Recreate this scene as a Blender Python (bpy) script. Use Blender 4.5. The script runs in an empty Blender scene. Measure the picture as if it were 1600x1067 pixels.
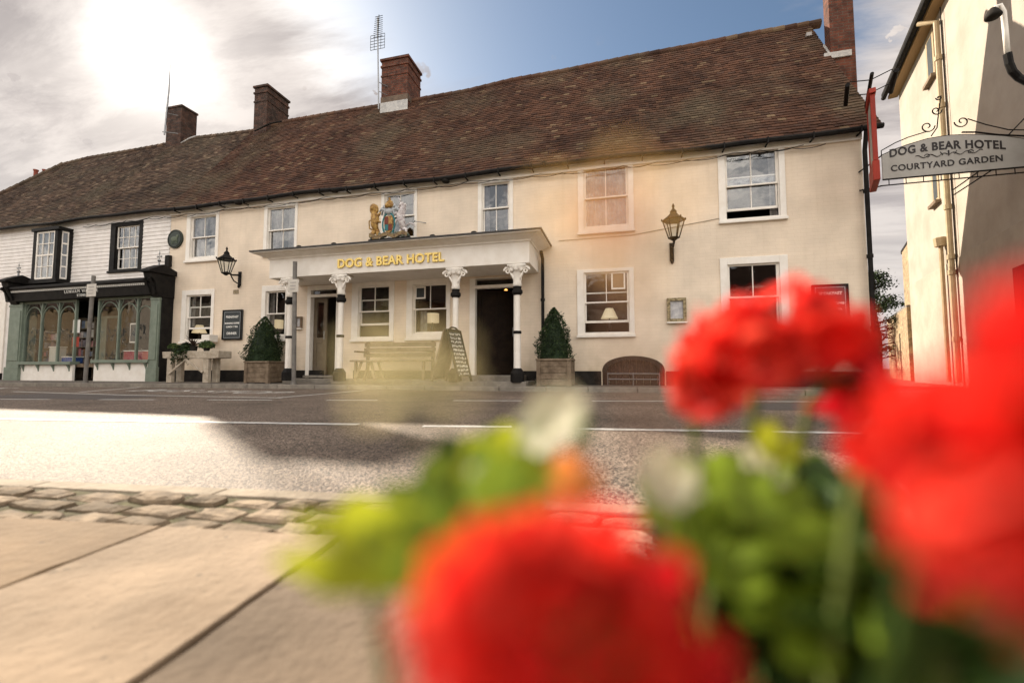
import bpy, bmesh, math, random
from mathutils import Vector, Matrix
random.seed(7)
R=math.radians
S=bpy.context.scene
COL=S.collection
# ---------------------------------------------------------------- camera
CAM=Vector((3.0,-9.9,0.45)); FPX=680.0; HOR=576.0; YAW=14.2
PITCH=math.atan((HOR-533.5)/FPX)
cd=bpy.data.cameras.new('camera'); cam=bpy.data.objects.new('camera',cd); COL.objects.link(cam)
cam.location=CAM; cam.rotation_euler=(R(90)+PITCH,0,R(YAW))
cd.sensor_width=36; cd.lens=FPX/1600*36; cd.clip_start=0.005; cd.clip_end=3000
cd.dof.use_dof=True; cd.dof.focus_distance=10.5; cd.dof.aperture_fstop=1.75
S.camera=cam
# ---------------------------------------------------------------- sun, sky, exposure
SUN_EL=29.6; SUN_AZ=-55.0      # azimuth measured from +Y towards +X
sd=Vector((math.sin(R(SUN_AZ))*math.cos(R(SUN_EL)),math.cos(R(SUN_AZ))*math.cos(R(SUN_EL)),math.sin(R(SUN_EL))))
sl=bpy.data.lights.new('sun','SUN'); sl.energy=5.0; sl.angle=R(0.6); sl.color=(1,0.88,0.72)
so=bpy.data.objects.new('sun',sl); COL.objects.link(so); so.rotation_euler=sd.to_track_quat('Z','Y').to_euler(); so.location=(-20,15,20)
S.view_settings.view_transform='Standard'; S.view_settings.look='None'; S.view_settings.gamma=1; S.view_settings.exposure=1.06
S.view_settings.use_curve_mapping=False
W=bpy.data.worlds.new("World"); S.world=W; W.use_nodes=True
def world():
    nt=W.node_tree; N=nt.nodes; L=nt.links; N.clear()
    def n(t,**k):
        q=N.new(t)
        for a,b in k.items(): setattr(q,a,b)
        return q
    def mth(op,a,b=None,c=None,clamp=False):
        q=n('ShaderNodeMath',operation=op); q.use_clamp=clamp
        for i,v in enumerate((a,b,c)):
            if v is None: continue
            if isinstance(v,(int,float)): q.inputs[i].default_value=v
            else: L.new(v,q.inputs[i])
        return q.outputs[0]
    def rng(v,a,b,c=0,d=1):
        q=n('ShaderNodeMapRange',interpolation_type='SMOOTHSTEP'); L.new(v,q.inputs[0])
        for i,x in enumerate((a,b,c,d)): q.inputs[i+1].default_value=x
        return q.outputs[0]
    def mix(f,a,b):
        q=n('ShaderNodeMix',data_type='RGBA')
        for s,v in ((q.inputs[0],f),(q.inputs[6],a),(q.inputs[7],b)):
            if isinstance(v,(int,float,tuple)): s.default_value=v if not isinstance(v,tuple) else (*v,1)
            else: L.new(v,s)
        return q.outputs[2]
    sky=n('ShaderNodeTexSky',sky_type='NISHITA'); sky.sun_disc=False; sky.sun_elevation=R(SUN_EL); sky.sun_rotation=R(SUN_AZ)
    sky.air_density=1.0; sky.dust_density=1.5; sky.ozone_density=1.2
    tc=n('ShaderNodeTexCoord'); D=tc.outputs['Generated']
    def dot(v):
        q=n('ShaderNodeVectorMath',operation='DOT_PRODUCT'); L.new(D,q.inputs[0]); q.inputs[1].default_value=v; return q.outputs['Value']
    # cloud-plane coordinates
    sp=n('ShaderNodeSeparateXYZ'); L.new(D,sp.inputs[0])
    zz=mth('MAXIMUM',sp.outputs[2],0.02); zz=mth('ADD',zz,0.14)
    cx=mth('DIVIDE',sp.outputs[0],zz); cy=mth('DIVIDE',sp.outputs[1],zz)
    cb=n('ShaderNodeCombineXYZ'); L.new(cx,cb.inputs[0]); L.new(cy,cb.inputs[1])
    mp=n('ShaderNodeMapping'); L.new(cb.outputs[0],mp.inputs[0]); mp.inputs['Rotation'].default_value=(0,0,R(62)); mp.inputs['Scale'].default_value=(0.55,1.9,1)
    def noise(vec,sc,det,rough,dist=0):
        q=n('ShaderNodeTexNoise'); L.new(vec,q.inputs['Vector']); q.inputs['Scale'].default_value=sc; q.inputs['Detail'].default_value=det
        q.inputs['Roughness'].default_value=rough; q.inputs['Distortion'].default_value=dist; return q.outputs[0]
    nz=noise(mp.outputs[0],1.3,9,0.62,0.5)
    nf=noise(mp.outputs[0],3.4,9,0.65,0.3)
    nb=noise(cb.outputs[0],2.6,8,0.6,0.2)
    gap=dot(GAP)                                  # the clear part of the sky, high over the roof
    g=rng(mth('ADD',gap,mth('MULTIPLY',mth('SUBTRACT',nz,0.5),0.22)),0.86,0.95)
    back=dot((0,-1,0.0))
    bk=rng(back,-0.1,0.5)
    patch=rng(nb,0.50,0.66)                        # broken cumulus elsewhere
    cloud=mth('SUBTRACT',1.0,g)
    cloud=mth('MULTIPLY',cloud,mth('ADD',0.97,mth('MULTIPLY',patch,0.03)))
    cloud=mth('MULTIPLY',cloud,rng(nf,0.22,0.42,0.97,1.0))
    cloud=mth('ADD',mth('MULTIPLY',cloud,mth('SUBTRACT',1,bk)),mth('MULTIPLY',bk,rng(nb,0.38,0.6,0.35,1)))
    puff=mth('MULTIPLY',rng(noise(D,15,7,0.55),0.61,0.66),rng(sp.outputs[2],0.62,0.54))
    cloud=mth('MAXIMUM',cloud,puff)
    s=dot(tuple(sd))
    a1=mth('POWER',mth('MAXIMUM',s,0),420); a2=mth('POWER',mth('MAXIMUM',s,0),14)
    tex=mth('ADD',mth('MULTIPLY',rng(nz,0.38,0.62),0.55),mth('MULTIPLY',rng(nf,0.40,0.60),0.45))
    ccol=mix(tex,(0.20,0.178,0.175),(0.41,0.37,0.345))
    hor=rng(sp.outputs[2],0.42,0.05)
    ccol=mix(mth('MULTIPLY',hor,0.8),ccol,(0.39,0.36,0.34))
    bcol=mix(tex,(BKB*0.55,BKB*0.53,BKB*0.52),(BKB,BKB*0.93,BKB*0.84))
    ccol=mix(bk,ccol,bcol)
    skb=n('ShaderNodeVectorMath',operation='MULTIPLY'); L.new(sky.outputs[0],skb.inputs[0]); skb.inputs[1].default_value=(0.060,0.064,0.064)
    col=mix(cloud,skb.outputs[0],ccol)
    gl=n('ShaderNodeVectorMath',operation='SCALE'); gl.inputs[0].default_value=(1,0.95,0.88)
    L.new(mth('ADD',mth('MULTIPLY',a1,0.6),mth('MULTIPLY',a2,0.03)),gl.inputs['Scale'])
    ad=n('ShaderNodeVectorMath',operation='ADD'); L.new(col,ad.inputs[0]); L.new(gl.outputs[0],ad.inputs[1])
    bg=n('ShaderNodeBackground'); L.new(ad.outputs[0],bg.inputs[0]); bg.inputs[1].default_value=1.0
    out=n('ShaderNodeOutputWorld'); L.new(bg.outputs[0],out.inputs[0])
# ---------------------------------------------------------------- measured points -> the planes they lie on
_fw=Vector((-math.sin(R(YAW))*math.cos(PITCH),math.cos(R(YAW))*math.cos(PITCH),math.sin(PITCH)))
_rt=Vector((math.cos(R(YAW)),math.sin(R(YAW)),0)); _up=_rt.cross(_fw)
def ray(x,y): return _fw+_rt*((x-800)/FPX)+_up*((533.5-y)/FPX)
def P(x,y,Y=0.0):
    r=ray(x,y); return CAM+r*((Y-CAM.y)/r.y)
def G(x,y,Z=0.0):
    r=ray(x,y); return CAM+r*((Z-CAM.z)/r.z)
def C(x,y,d): return CAM+ray(x,y)*d
def proj(p):
    d=Vector(p)-CAM; z=d.dot(_fw); return 800+FPX*d.dot(_rt)/z,533.5-FPX*d.dot(_up)/z
def depth_y(x,z,y0,px):   # y behind y0 at which (x,y,z) is seen at px
    best=min((abs(proj((x,y0+i*0.02,z))[0]-px),y0+i*0.02) for i in range(1,150)); return best[1]
_g=ray(900,-80).normalized(); GAP=tuple(_g); BKB=1.65
world()
# ---------------------------------------------------------------- materials
def mat(name,col,rough=0.6,metal=0.0,col2=None,nscale=8.0,bump=0.0,bscale=30.0,spec=None,emit=None,estr=0,trans=0,alpha=None,ramp=(0.35,0.65),det=6,coat=0):
    m=bpy.data.materials.new(name); m.use_nodes=True; nt=m.node_tree; N=nt.nodes; L=nt.links
    b=N['Principled BSDF']; b.inputs['Base Color'].default_value=(*col,1); b.inputs['Roughness'].default_value=rough; b.inputs['Metallic'].default_value=metal
    b.inputs['Specular IOR Level'].default_value=0.22 if spec is None else spec
    if coat: b.inputs['Coat Weight'].default_value=coat
    tc=N.new('ShaderNodeTexCoord')
    if col2:
        nz=N.new('ShaderNodeTexNoise'); nz.inputs['Scale'].default_value=nscale; nz.inputs['Detail'].default_value=det; nz.inputs['Roughness'].default_value=0.6
        L.new(tc.outputs['Object'],nz.inputs['Vector'])
        rp=N.new('ShaderNodeValToRGB'); rp.color_ramp.elements[0].position=ramp[0]; rp.color_ramp.elements[1].position=ramp[1]
        rp.color_ramp.elements[0].color=(*col,1); rp.color_ramp.elements[1].color=(*col2,1)
        L.new(nz.outputs[0],rp.inputs[0]); L.new(rp.outputs[0],b.inputs['Base Color'])
    if bump:
        n2=N.new('ShaderNodeTexNoise'); n2.inputs['Scale'].default_value=bscale; n2.inputs['Detail'].default_value=6
        L.new(tc.outputs['Object'],n2.inputs['Vector'])
        bp=N.new('ShaderNodeBump'); bp.inputs['Strength'].default_value=bump; bp.inputs['Distance'].default_value=0.02
        L.new(n2.outputs[0],bp.inputs['Height']); L.new(bp.outputs[0],b.inputs['Normal'])
    if emit: b.inputs['Emission Color'].default_value=(*emit,1); b.inputs['Emission Strength'].default_value=estr
    if trans:
        t=N.new('ShaderNodeBsdfTranslucent'); mx=N.new('ShaderNodeMixShader'); mx.inputs[0].default_value=trans
        if b.inputs['Base Color'].is_linked: L.new(b.inputs['Base Color'].links[0].from_socket,t.inputs[0])
        else: t.inputs[0].default_value=(*col,1)
        L.new(b.outputs[0],mx.inputs[1]); L.new(t.outputs[0],mx.inputs[2]); L.new(mx.outputs[0],N['Material Output'].inputs[0])
    return m
def brickmat(name,c1,c2,mortar,scale=1.0,bump=0.4,paint=False,rough=0.75,axis='xz'):
    m=bpy.data.materials.new(name); m.use_nodes=True; nt=m.node_tree; N=nt.nodes; L=nt.links; b=N['Principled BSDF']; b.inputs['Roughness'].default_value=rough; b.inputs['Specular IOR Level'].default_value=0.25
    tc=N.new('ShaderNodeTexCoord'); sp=N.new('ShaderNodeSeparateXYZ'); L.new(tc.outputs['Object'],sp.inputs[0])
    cb=N.new('ShaderNodeCombineXYZ')
    ad=N.new('ShaderNodeMath'); ad.operation='ADD'; L.new(sp.outputs[0],ad.inputs[0]); L.new(sp.outputs[1],ad.inputs[1])
    L.new(ad.outputs[0],cb.inputs[0]); L.new(sp.outputs[2],cb.inputs[1])
    nw=N.new('ShaderNodeTexNoise'); nw.inputs['Scale'].default_value=1.2; L.new(tc.outputs['Object'],nw.inputs['Vector'])
    wv=N.new('ShaderNodeVectorMath'); wv.operation='MULTIPLY_ADD'; L.new(nw.outputs['Color'],wv.inputs[0]); wv.inputs[1].default_value=(0.06,0.05,0); L.new(cb.outputs[0],wv.inputs[2])
    br=N.new('ShaderNodeTexBrick'); L.new(wv.outputs[0],br.inputs['Vector']); br.inputs['Scale'].default_value=1.0
    br.inputs['Brick Width'].default_value=0.225*scale; br.inputs['Row Height'].default_value=0.075*scale; br.inputs['Mortar Size'].default_value=0.006*scale; br.inputs['Mortar Smooth'].default_value=0.35 if paint else 0.1
    br.inputs['Color1'].default_value=(*c1,1); br.inputs['Color2'].default_value=(*c2,1); br.inputs['Mortar'].default_value=(*mortar,1)
    nz=N.new('ShaderNodeTexNoise'); nz.inputs['Scale'].default_value=1.7 if paint else 6; nz.inputs['Detail'].default_value=8; L.new(tc.outputs['Object'],nz.inputs['Vector'])
    mp=N.new('ShaderNodeMapRange'); L.new(nz.outputs[0],mp.inputs[0]); mp.inputs[1].default_value=0.3; mp.inputs[2].default_value=0.7
    mp.inputs[3].default_value=0.86 if paint else 0.55; mp.inputs[4].default_value=1.06 if paint else 1.35
    mx=N.new('ShaderNodeVectorMath'); mx.operation='SCALE'; L.new(br.outputs['Color'],mx.inputs[0]); L.new(mp.outputs[0],mx.inputs['Scale']); 
    src=mx.outputs[0]
    if paint:   # rain stains and grime with a shape of their own
        st=N.new('ShaderNodeMapping'); L.new(tc.outputs['Object'],st.inputs[0]); st.inputs['Scale'].default_value=(5,5,0.5)
        sn=N.new('ShaderNodeTexNoise'); sn.inputs['Scale'].default_value=1.5; sn.inputs['Detail'].default_value=8; L.new(st.outputs[0],sn.inputs['Vector'])
        sr=N.new('ShaderNodeMapRange'); L.new(sn.outputs[0],sr.inputs[0]); sr.inputs[1].default_value=0.50; sr.inputs[2].default_value=0.74; sr.inputs[3].default_value=0; sr.inputs[4].default_value=0.2
        m2=N.new('ShaderNodeMix'); m2.data_type='RGBA'; L.new(sr.outputs[0],m2.inputs[0]); L.new(src,m2.inputs[6]); m2.inputs[7].default_value=(c1[0]*0.72,c1[1]*0.68,c1[2]*0.6,1); src=m2.outputs[2]
    if paint:   # splashed dirt along the foot of the wall
        zr=N.new('ShaderNodeMapRange'); L.new(sp.outputs[2],zr.inputs[0]); zr.inputs[1].default_value=1.1; zr.inputs[2].default_value=0.35
        dn=N.new('ShaderNodeTexNoise'); dn.inputs['Scale'].default_value=3.5; dn.inputs['Detail'].default_value=9; L.new(tc.outputs['Object'],dn.inputs['Vector'])
        dr=N.new('ShaderNodeMapRange'); L.new(dn.outputs[0],dr.inputs[0]); dr.inputs[1].default_value=0.35; dr.inputs[2].default_value=0.7; dr.inputs[4].default_value=0.75
        dm=N.new('ShaderNodeMath'); dm.operation='MULTIPLY'; L.new(zr.outputs[0],dm.inputs[0]); L.new(dr.outputs[0],dm.inputs[1])
        m3=N.new('ShaderNodeMix'); m3.data_type='RGBA'; L.new(dm.outputs[0],m3.inputs[0]); L.new(src,m3.inputs[6]); m3.inputs[7].default_value=(c1[0]*0.60,c1[1]*0.58,c1[2]*0.48,1); src=m3.outputs[2]
    L.new(src,b.inputs['Base Color'])
    n2=N.new('ShaderNodeTexNoise'); n2.inputs['Scale'].default_value=35; n2.inputs['Detail'].default_value=5; L.new(tc.outputs['Object'],n2.inputs['Vector'])
    a=N.new('ShaderNodeMath'); a.operation='MULTIPLY_ADD'; L.new(n2.outputs[0],a.inputs[0]); a.inputs[1].default_value=0.6; 
    iv=N.new('ShaderNodeMath'); iv.operation='SUBTRACT'; iv.inputs[0].default_value=1; L.new(br.outputs['Fac'],iv.inputs[1]); L.new(iv.outputs[0],a.inputs[2])
    bp=N.new('ShaderNodeBump'); bp.inputs['Strength'].default_value=bump; bp.inputs['Distance'].default_value=0.012; L.new(a.outputs[0],bp.inputs['Height']); L.new(bp.outputs[0],b.inputs['Normal'])
    return m
def islandmat(name,stops,rough=0.8,nscale=3.0,bump=0.3,tint=None):
    m=bpy.data.materials.new(name); m.use_nodes=True; nt=m.node_tree; N=nt.nodes; L=nt.links; b=N['Principled BSDF']; b.inputs['Roughness'].default_value=rough; b.inputs['Specular IOR Level'].default_value=0.2
    g=N.new('ShaderNodeNewGeometry'); rp=N.new('ShaderNodeValToRGB'); el=rp.color_ramp.elements
    while len(el)<len(stops): el.new(0.5)
    for e,(p,c) in zip(el,stops): e.position=p; e.color=(*c,1)
    L.new(g.outputs['Random Per Island'],rp.inputs[0])
    tc=N.new('ShaderNodeTexCoord'); nz=N.new('ShaderNodeTexNoise'); nz.inputs['Scale'].default_value=nscale; nz.inputs['Detail'].default_value=7; L.new(tc.outputs['Object'],nz.inputs['Vector'])
    mp=N.new('ShaderNodeMapRange'); L.new(nz.outputs[0],mp.inputs[0]); mp.inputs[1].default_value=0.3; mp.inputs[2].default_value=0.7; mp.inputs[3].default_value=0.6; mp.inputs[4].default_value=1.35
    v=N.new('ShaderNodeVectorMath'); v.operation='SCALE'; L.new(rp.outputs[0],v.inputs[0]); L.new(mp.outputs[0],v.inputs['Scale']); src=v.outputs[0]
    if tint:    # (colour, noise scale): lichen or wear in patches
        n3=N.new('ShaderNodeTexNoise'); n3.inputs['Scale'].default_value=tint[1]; n3.inputs['Detail'].default_value=8; L.new(tc.outputs['Object'],n3.inputs['Vector'])
        r3=N.new('ShaderNodeMapRange'); L.new(n3.outputs[0],r3.inputs[0]); r3.inputs[1].default_value=0.48; r3.inputs[2].default_value=0.7; r3.inputs[4].default_value=0.7
        m3=N.new('ShaderNodeMix'); m3.data_type='RGBA'; L.new(r3.outputs[0],m3.inputs[0]); L.new(src,m3.inputs[6]); m3.inputs[7].default_value=(*tint[0],1); src=m3.outputs[2]
    L.new(src,b.inputs['Base Color'])
    n2=N.new('ShaderNodeTexNoise'); n2.inputs['Scale'].default_value=40; n2.inputs['Detail'].default_value=5; L.new(tc.outputs['Object'],n2.inputs['Vector'])
    bp=N.new('ShaderNodeBump'); bp.inputs['Strength'].default_value=bump; bp.inputs['Distance'].default_value=0.01; L.new(n2.outputs[0],bp.inputs['Height']); L.new(bp.outputs[0],b.inputs['Normal'])
    return m
def glassmat(name,tint=(0.9,0.92,0.92),refl=0.14):
    m=bpy.data.materials.new(name); m.use_nodes=True; nt=m.node_tree; N=nt.nodes; L=nt.links; N.remove(N['Principled BSDF'])
    t=N.new('ShaderNodeBsdfTransparent'); t.inputs[0].default_value=(*tint,1); g=N.new('ShaderNodeBsdfGlossy'); g.inputs['Roughness'].default_value=0.02
    tc=N.new('ShaderNodeTexCoord'); nz=N.new('ShaderNodeTexNoise'); nz.inputs['Scale'].default_value=2.2; L.new(tc.outputs['Object'],nz.inputs['Vector'])
    bp=N.new('ShaderNodeBump'); bp.inputs['Strength'].default_value=0.25; bp.inputs['Distance'].default_value=0.03; L.new(nz.outputs[0],bp.inputs['Height']); L.new(bp.outputs[0],g.inputs['Normal'])
    ge=N.new('ShaderNodeNewGeometry'); dp=N.new('ShaderNodeVectorMath'); dp.operation='DOT_PRODUCT'; L.new(ge.outputs['Normal'],dp.inputs[0]); L.new(ge.outputs['Incoming'],dp.inputs[1])
    def mm(op,x,y):
        q=N.new('ShaderNodeMath'); q.operation=op
        for i,v in enumerate((x,y)):
            if v is None: continue
            if isinstance(v,(int,float)): q.inputs[i].default_value=v
            else: L.new(v,q.inputs[i])
        return q
    sch=mm('POWER',mm('SUBTRACT',1.0,mm('ABSOLUTE',dp.outputs['Value'],None).outputs[0]).outputs[0],5.0)
    a=N.new('ShaderNodeMath'); a.operation='MULTIPLY_ADD'; a.use_clamp=True; L.new(sch.outputs[0],a.inputs[0]); a.inputs[1].default_value=1-refl; a.inputs[2].default_value=refl
    mx=N.new('ShaderNodeMixShader'); L.new(a.outputs[0],mx.inputs[0]); L.new(t.outputs[0],mx.inputs[1]); L.new(g.outputs[0],mx.inputs[2]); L.new(mx.outputs[0],N['Material Output'].inputs[0])
    return m
# ---------------------------------------------------------------- mesh builder
class MB:
    def __init__(s): s.v=[]; s.f=[]
    def add(s,vs,fs):
        o=len(s.v); s.v+=[tuple(v) for v in vs]; s.f+=[tuple(i+o for i in f) for f in fs]; return s
    def quad(s,a,b,c,d): return s.add([a,b,c,d],[(0,1,2,3)])
    def box(s,x0,x1,y0,y1,z0,z1):
        return s.add([(x0,y0,z0),(x1,y0,z0),(x1,y1,z0),(x0,y1,z0),(x0,y0,z1),(x1,y0,z1),(x1,y1,z1),(x0,y1,z1)],
            [(0,3,2,1),(4,5,6,7),(0,1,5,4),(1,2,6,5),(2,3,7,6),(3,0,4,7)])
    def obox(s,c,sz,M=None):
        h=[q/2 for q in sz]; c=Vector(c); vs=[]
        for z in (-1,1):
            for x,y in ((-1,-1),(1,-1),(1,1),(-1,1)):
                p=Vector((x*h[0],y*h[1],z*h[2])); vs.append(c+(M@p if M else p))
        return s.add(vs,[(0,3,2,1),(4,5,6,7),(0,1,5,4),(1,2,6,5),(2,3,7,6),(3,0,4,7)])
    def bar(s,a,b,w,h):      # rectangular bar between two points
        a=Vector(a); b=Vector(b); d=b-a; q=d.to_track_quat('X','Z').to_matrix()
        return s.obox((a+b)/2,(d.length,w,h),q)
    def tube(s,pts,r,n=8,cap=True):
        pts=[Vector(p) for p in pts]; rs=r if isinstance(r,(list,tuple)) else [r]*len(pts)
        o=len(s.v); up=None
        for i,p in enumerate(pts):
            d=(pts[min(i+1,len(pts)-1)]-pts[max(i-1,0)])
            if d.length<1e-9: d=Vector((0,0,1))
            d.normalize()
            if up is None: up=d.orthogonal().normalized()
            up=(up-d*up.dot(d))
            if up.length<1e-6: up=d.orthogonal()
            up.normalize(); w=d.cross(up)
            for k in range(n):
                a=2*math.pi*k/n; s.v.append(tuple(p+(up*math.cos(a)+w*math.sin(a))*rs[i]))
        for i in range(len(pts)-1):
            for k in range(n):
                a=o+i*n+k; b=o+i*n+(k+1)%n; s.f.append((a,b,b+n,a+n))
        if cap:
            s.f.append(tuple(o+k for k in range(n))[::-1]); s.f.append(tuple(o+(len(pts)-1)*n+k for k in range(n)))
        return s
    def lathe(s,prof,c,n=16,sx=1,sy=1):
        o=len(s.v)
        for r,z in prof:
            for k in range(n):
                a=2*math.pi*k/n+math.pi/n; s.v.append((c[0]+r*math.cos(a)*sx,c[1]+r*math.sin(a)*sy,c[2]+z))
        for i in range(len(prof)-1):
            for k in range(n):
                a=o+i*n+k; b=o+i*n+(k+1)%n; s.f.append((a,b,b+n,a+n))
        s.f.append(tuple(o+k for k in range(n))[::-1]); s.f.append(tuple(o+(len(prof)-1)*n+k for k in range(n)))
        return s
    def ell(s,c,r,M=None,n=10,m=7):
        c=Vector(c); o=len(s.v)
        for i in range(m+1):
            t=math.pi*i/m
            for k in range(n):
                a=2*math.pi*k/n; p=Vector((r[0]*math.sin(t)*math.cos(a),r[1]*math.sin(t)*math.sin(a),r[2]*math.cos(t)))
                s.v.append(tuple(c+(M@p if M else p)))
        for i in range(m):
            for k in range(n):
                a=o+i*n+k; b=o+i*n+(k+1)%n; s.f.append((a,a+n,b+n,b))
        return s
    def prism(s,poly,y0,y1):   # polygon in x,z extruded along y
        n=len(poly); vs=[(x,y0,z) for x,z in poly]+[(x,y1,z) for x,z in poly]
        return s.add(vs,[tuple(range(n)),tuple(range(2*n-1,n-1,-1))]+[(i,i+n,(i+1)%n+n,(i+1)%n) for i in range(n)])
    def profx(s,prof,x0,x1,off=None):   # y,z profile swept along x
        n=len(prof); vs=[(x0,y,z) for y,z in prof]+[(x1,y,z) for y,z in prof]
        return s.add(vs,[tuple(range(n)),tuple(range(2*n-1,n-1,-1))]+[(i,i+n,(i+1)%n+n,(i+1)%n) for i in range(n)])
    def build(s,name,m,parent=None,bevel=0,smooth=False,kind=None,label=None):
        me=bpy.data.meshes.new(name); off=Vector((0,0,0)); p=parent
        while p: off+=p.location; p=p.parent
        me.from_pydata([tuple(Vector(v)-off) for v in s.v],[],s.f); me.update()
        bm=bmesh.new(); bm.from_mesh(me); bmesh.ops.recalc_face_normals(bm,faces=bm.faces); bm.to_mesh(me); bm.free()
        if smooth:
            for q in me.polygons: q.use_smooth=True
        me.materials.append(m); o=bpy.data.objects.new(name,me); COL.objects.link(o); o.parent=parent
        if bevel:
            b=o.modifiers.new('bevel','BEVEL'); b.width=bevel; b.segments=2; b.limit_method='ANGLE'; b.angle_limit=R(40)
        if kind: o['kind']=kind
        if label: o['label']=label
        return o
def thing(name,loc,label,cat,group=None):
    o=bpy.data.objects.new(name,None); COL.objects.link(o); o.location=loc; o.empty_display_size=0.2
    o['label']=label; o['category']=cat
    if group: o['group']=group
    return o
def tag(o,label,cat,group=None):
    o['label']=label; o['category']=cat
    if group: o['group']=group
    return o
def kids(o): return [c for c in COL.objects if c.parent==o]
def copytree(o,loc=None,rz=None,label=None,group=None,parent=None):
    c=o.copy(); COL.objects.link(c); c.parent=parent
    if loc is not None: c.location=loc
    if rz is not None: c.rotation_euler=(0,0,rz)
    if label: c['label']=label
    if group: c['group']=group
    for k in kids(o): copytree(k,parent=c)
    return c
def textmesh(name,txt,size,m,parent,M,extr=0.004,off=0.0,bend=None,space=1.0,label=None,xs=1.0,align='CENTER'):
    cu=bpy.data.curves.new(name,'FONT'); cu.body=txt; cu.size=size; cu.extrude=extr; cu.offset=off; cu.align_x=align; cu.align_y='CENTER'; cu.space_character=space
    t=bpy.data.objects.new('tmp',cu); COL.objects.link(t); dg=bpy.context.evaluated_depsgraph_get(); dg.update()
    me=bpy.data.meshes.new_from_object(t.evaluated_get(dg)); bpy.data.objects.remove(t)
    o=bpy.data.objects.new(name,me); off_=Vector((0,0,0)); p=parent
    while p: off_+=p.location; p=p.parent
    for v in me.vertices:
        c=v.co.copy(); c.x*=xs
        if bend: c=bend(c)
        v.co=(M@c)-off_
    me.materials.clear(); me.materials.append(m); COL.objects.link(o); o.parent=parent
    if label: o['label']=label
    return o
def front(x,y,z): # text frame on a facade-parallel plane
    return Matrix.Translation((x,y,z))@Matrix.Rotation(R(90),4,'X')
# ---------------------------------------------------------------- palette
M_cream=brickmat('painted_brick',(0.79,0.66,0.515),(0.815,0.68,0.535),(0.765,0.63,0.485),1.0,0.32,True,0.6)
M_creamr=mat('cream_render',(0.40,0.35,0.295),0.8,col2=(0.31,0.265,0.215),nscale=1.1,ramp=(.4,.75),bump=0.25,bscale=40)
M_white=mat('white_paint',(0.86,0.81,0.74),0.5,col2=(0.78,0.72,0.64),nscale=5,bump=0.06,bscale=60)
M_board=mat('white_weatherboard',(0.82,0.77,0.73),0.6,col2=(0.70,0.655,0.61),nscale=4,bump=0.1)
M_black=mat('black_paint',(0.010,0.009,0.009),0.5,spec=0.07,col2=(0.020,0.018,0.016),nscale=7,bump=0.08)
M_plinth=mat('black_plinth',(0.012,0.011,0.010),0.7,spec=0.06,col2=(0.032,0.028,0.024),nscale=4,bump=0.2)
M_sage=mat('sage_paint',(0.20,0.235,0.185),0.45,col2=(0.15,0.18,0.14),nscale=5)
M_glass=glassmat('window_glass',refl=0.06)
M_glassd=glassmat('upper_window_glass',(0.8,0.82,0.84),0.17)
M_shopg=glassmat('shop_glass',(0.9,0.92,0.92),0.16)
M_gold=mat('gilded_lettering',(0.72,0.50,0.12),0.35,0.6,col2=(0.85,0.66,0.25),nscale=30)
M_tile=islandmat('clay_peg_tile',[(0,(0.0550,0.0278,0.0185)),(0.35,(0.0881,0.0417,0.0255)),(0.6,(0.1157,0.0544,0.0325)),(0.86,(0.0749,0.0417,0.0301)),(0.95,(0.1377,0.0753,0.0441)),(1,(0.1873,0.1275,0.0753))],0.85,1.1,0.4,((0.0937,0.0765,0.0486),0.55))
M_tiled=islandmat('glare_greyed_peg_tile',[(0,(0.0461,0.0305,0.0220)),(0.4,(0.0769,0.0488,0.0342)),(0.7,(0.0999,0.0610,0.0415)),(0.93,(0.1281,0.0854,0.0573)),(1,(0.2050,0.1464,0.0976))],0.85,1.1,0.4,((0.1089,0.0878,0.0586),0.8))  # greyer copy of the tile: sun-side veiling put into the colour, plus lichen
M_under=mat('roof_underlay',(0.03,0.02,0.018),0.9)
M_brick=brickmat('red_brick',(0.1520,0.0496,0.0280),(0.0800,0.0320,0.0224),(0.1120,0.0880,0.0680),1.0,0.9,False,0.85)
M_brickd=brickmat('sooty_brick',(0.10,0.05,0.035),(0.05,0.032,0.026),(0.075,0.062,0.05),1.0,0.9,False,0.9)
M_lead=mat('lead_flashing',(0.38,0.37,0.36),0.5,col2=(0.55,0.53,0.5),nscale=9,bump=0.2)
M_steel=mat('galvanised_steel',(0.30,0.30,0.30),0.4,0.8,col2=(0.22,0.22,0.22),nscale=12)
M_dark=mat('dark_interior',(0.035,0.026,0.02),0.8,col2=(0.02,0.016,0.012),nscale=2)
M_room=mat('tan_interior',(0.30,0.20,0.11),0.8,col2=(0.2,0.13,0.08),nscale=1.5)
M_curt=mat('net_curtain',(0.36,0.33,0.30),0.8,col2=(0.22,0.20,0.19),nscale=9,trans=0.3)
M_shade=mat('lamp_shade_cloth',(0.8,0.72,0.55),0.7,emit=(1,0.75,0.42),estr=0.22)
M_wood=mat('weathered_wood',(0.12,0.085,0.055),0.8,col2=(0.235,0.175,0.12),nscale=7,bump=0.35,bscale=25)
M_grey_wood=mat('pale_driftwood',(0.50,0.43,0.34),0.8,col2=(0.34,0.28,0.21),nscale=9,bump=0.5,bscale=22)
M_slate=mat('dark_sign_board',(0.035,0.042,0.045),0.5,col2=(0.055,0.06,0.06),nscale=6)
M_chalk=mat('chalk_white',(0.75,0.73,0.68),0.8)
M_red=mat('red_paint',(0.32,0.030,0.014),0.5,col2=(0.24,0.025,0.014),nscale=8)
M_teal=mat('teal_paint',(0.03,0.16,0.17),0.45); M_silver=mat('silver_grey_paint',(0.42,0.44,0.45),0.4)
M_leafd=islandmat('dark_evergreen_leaf',[(0,(0.008,0.018,0.006)),(0.6,(0.020,0.038,0.012)),(1,(0.050,0.075,0.022))],0.6,3,0.0)
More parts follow.
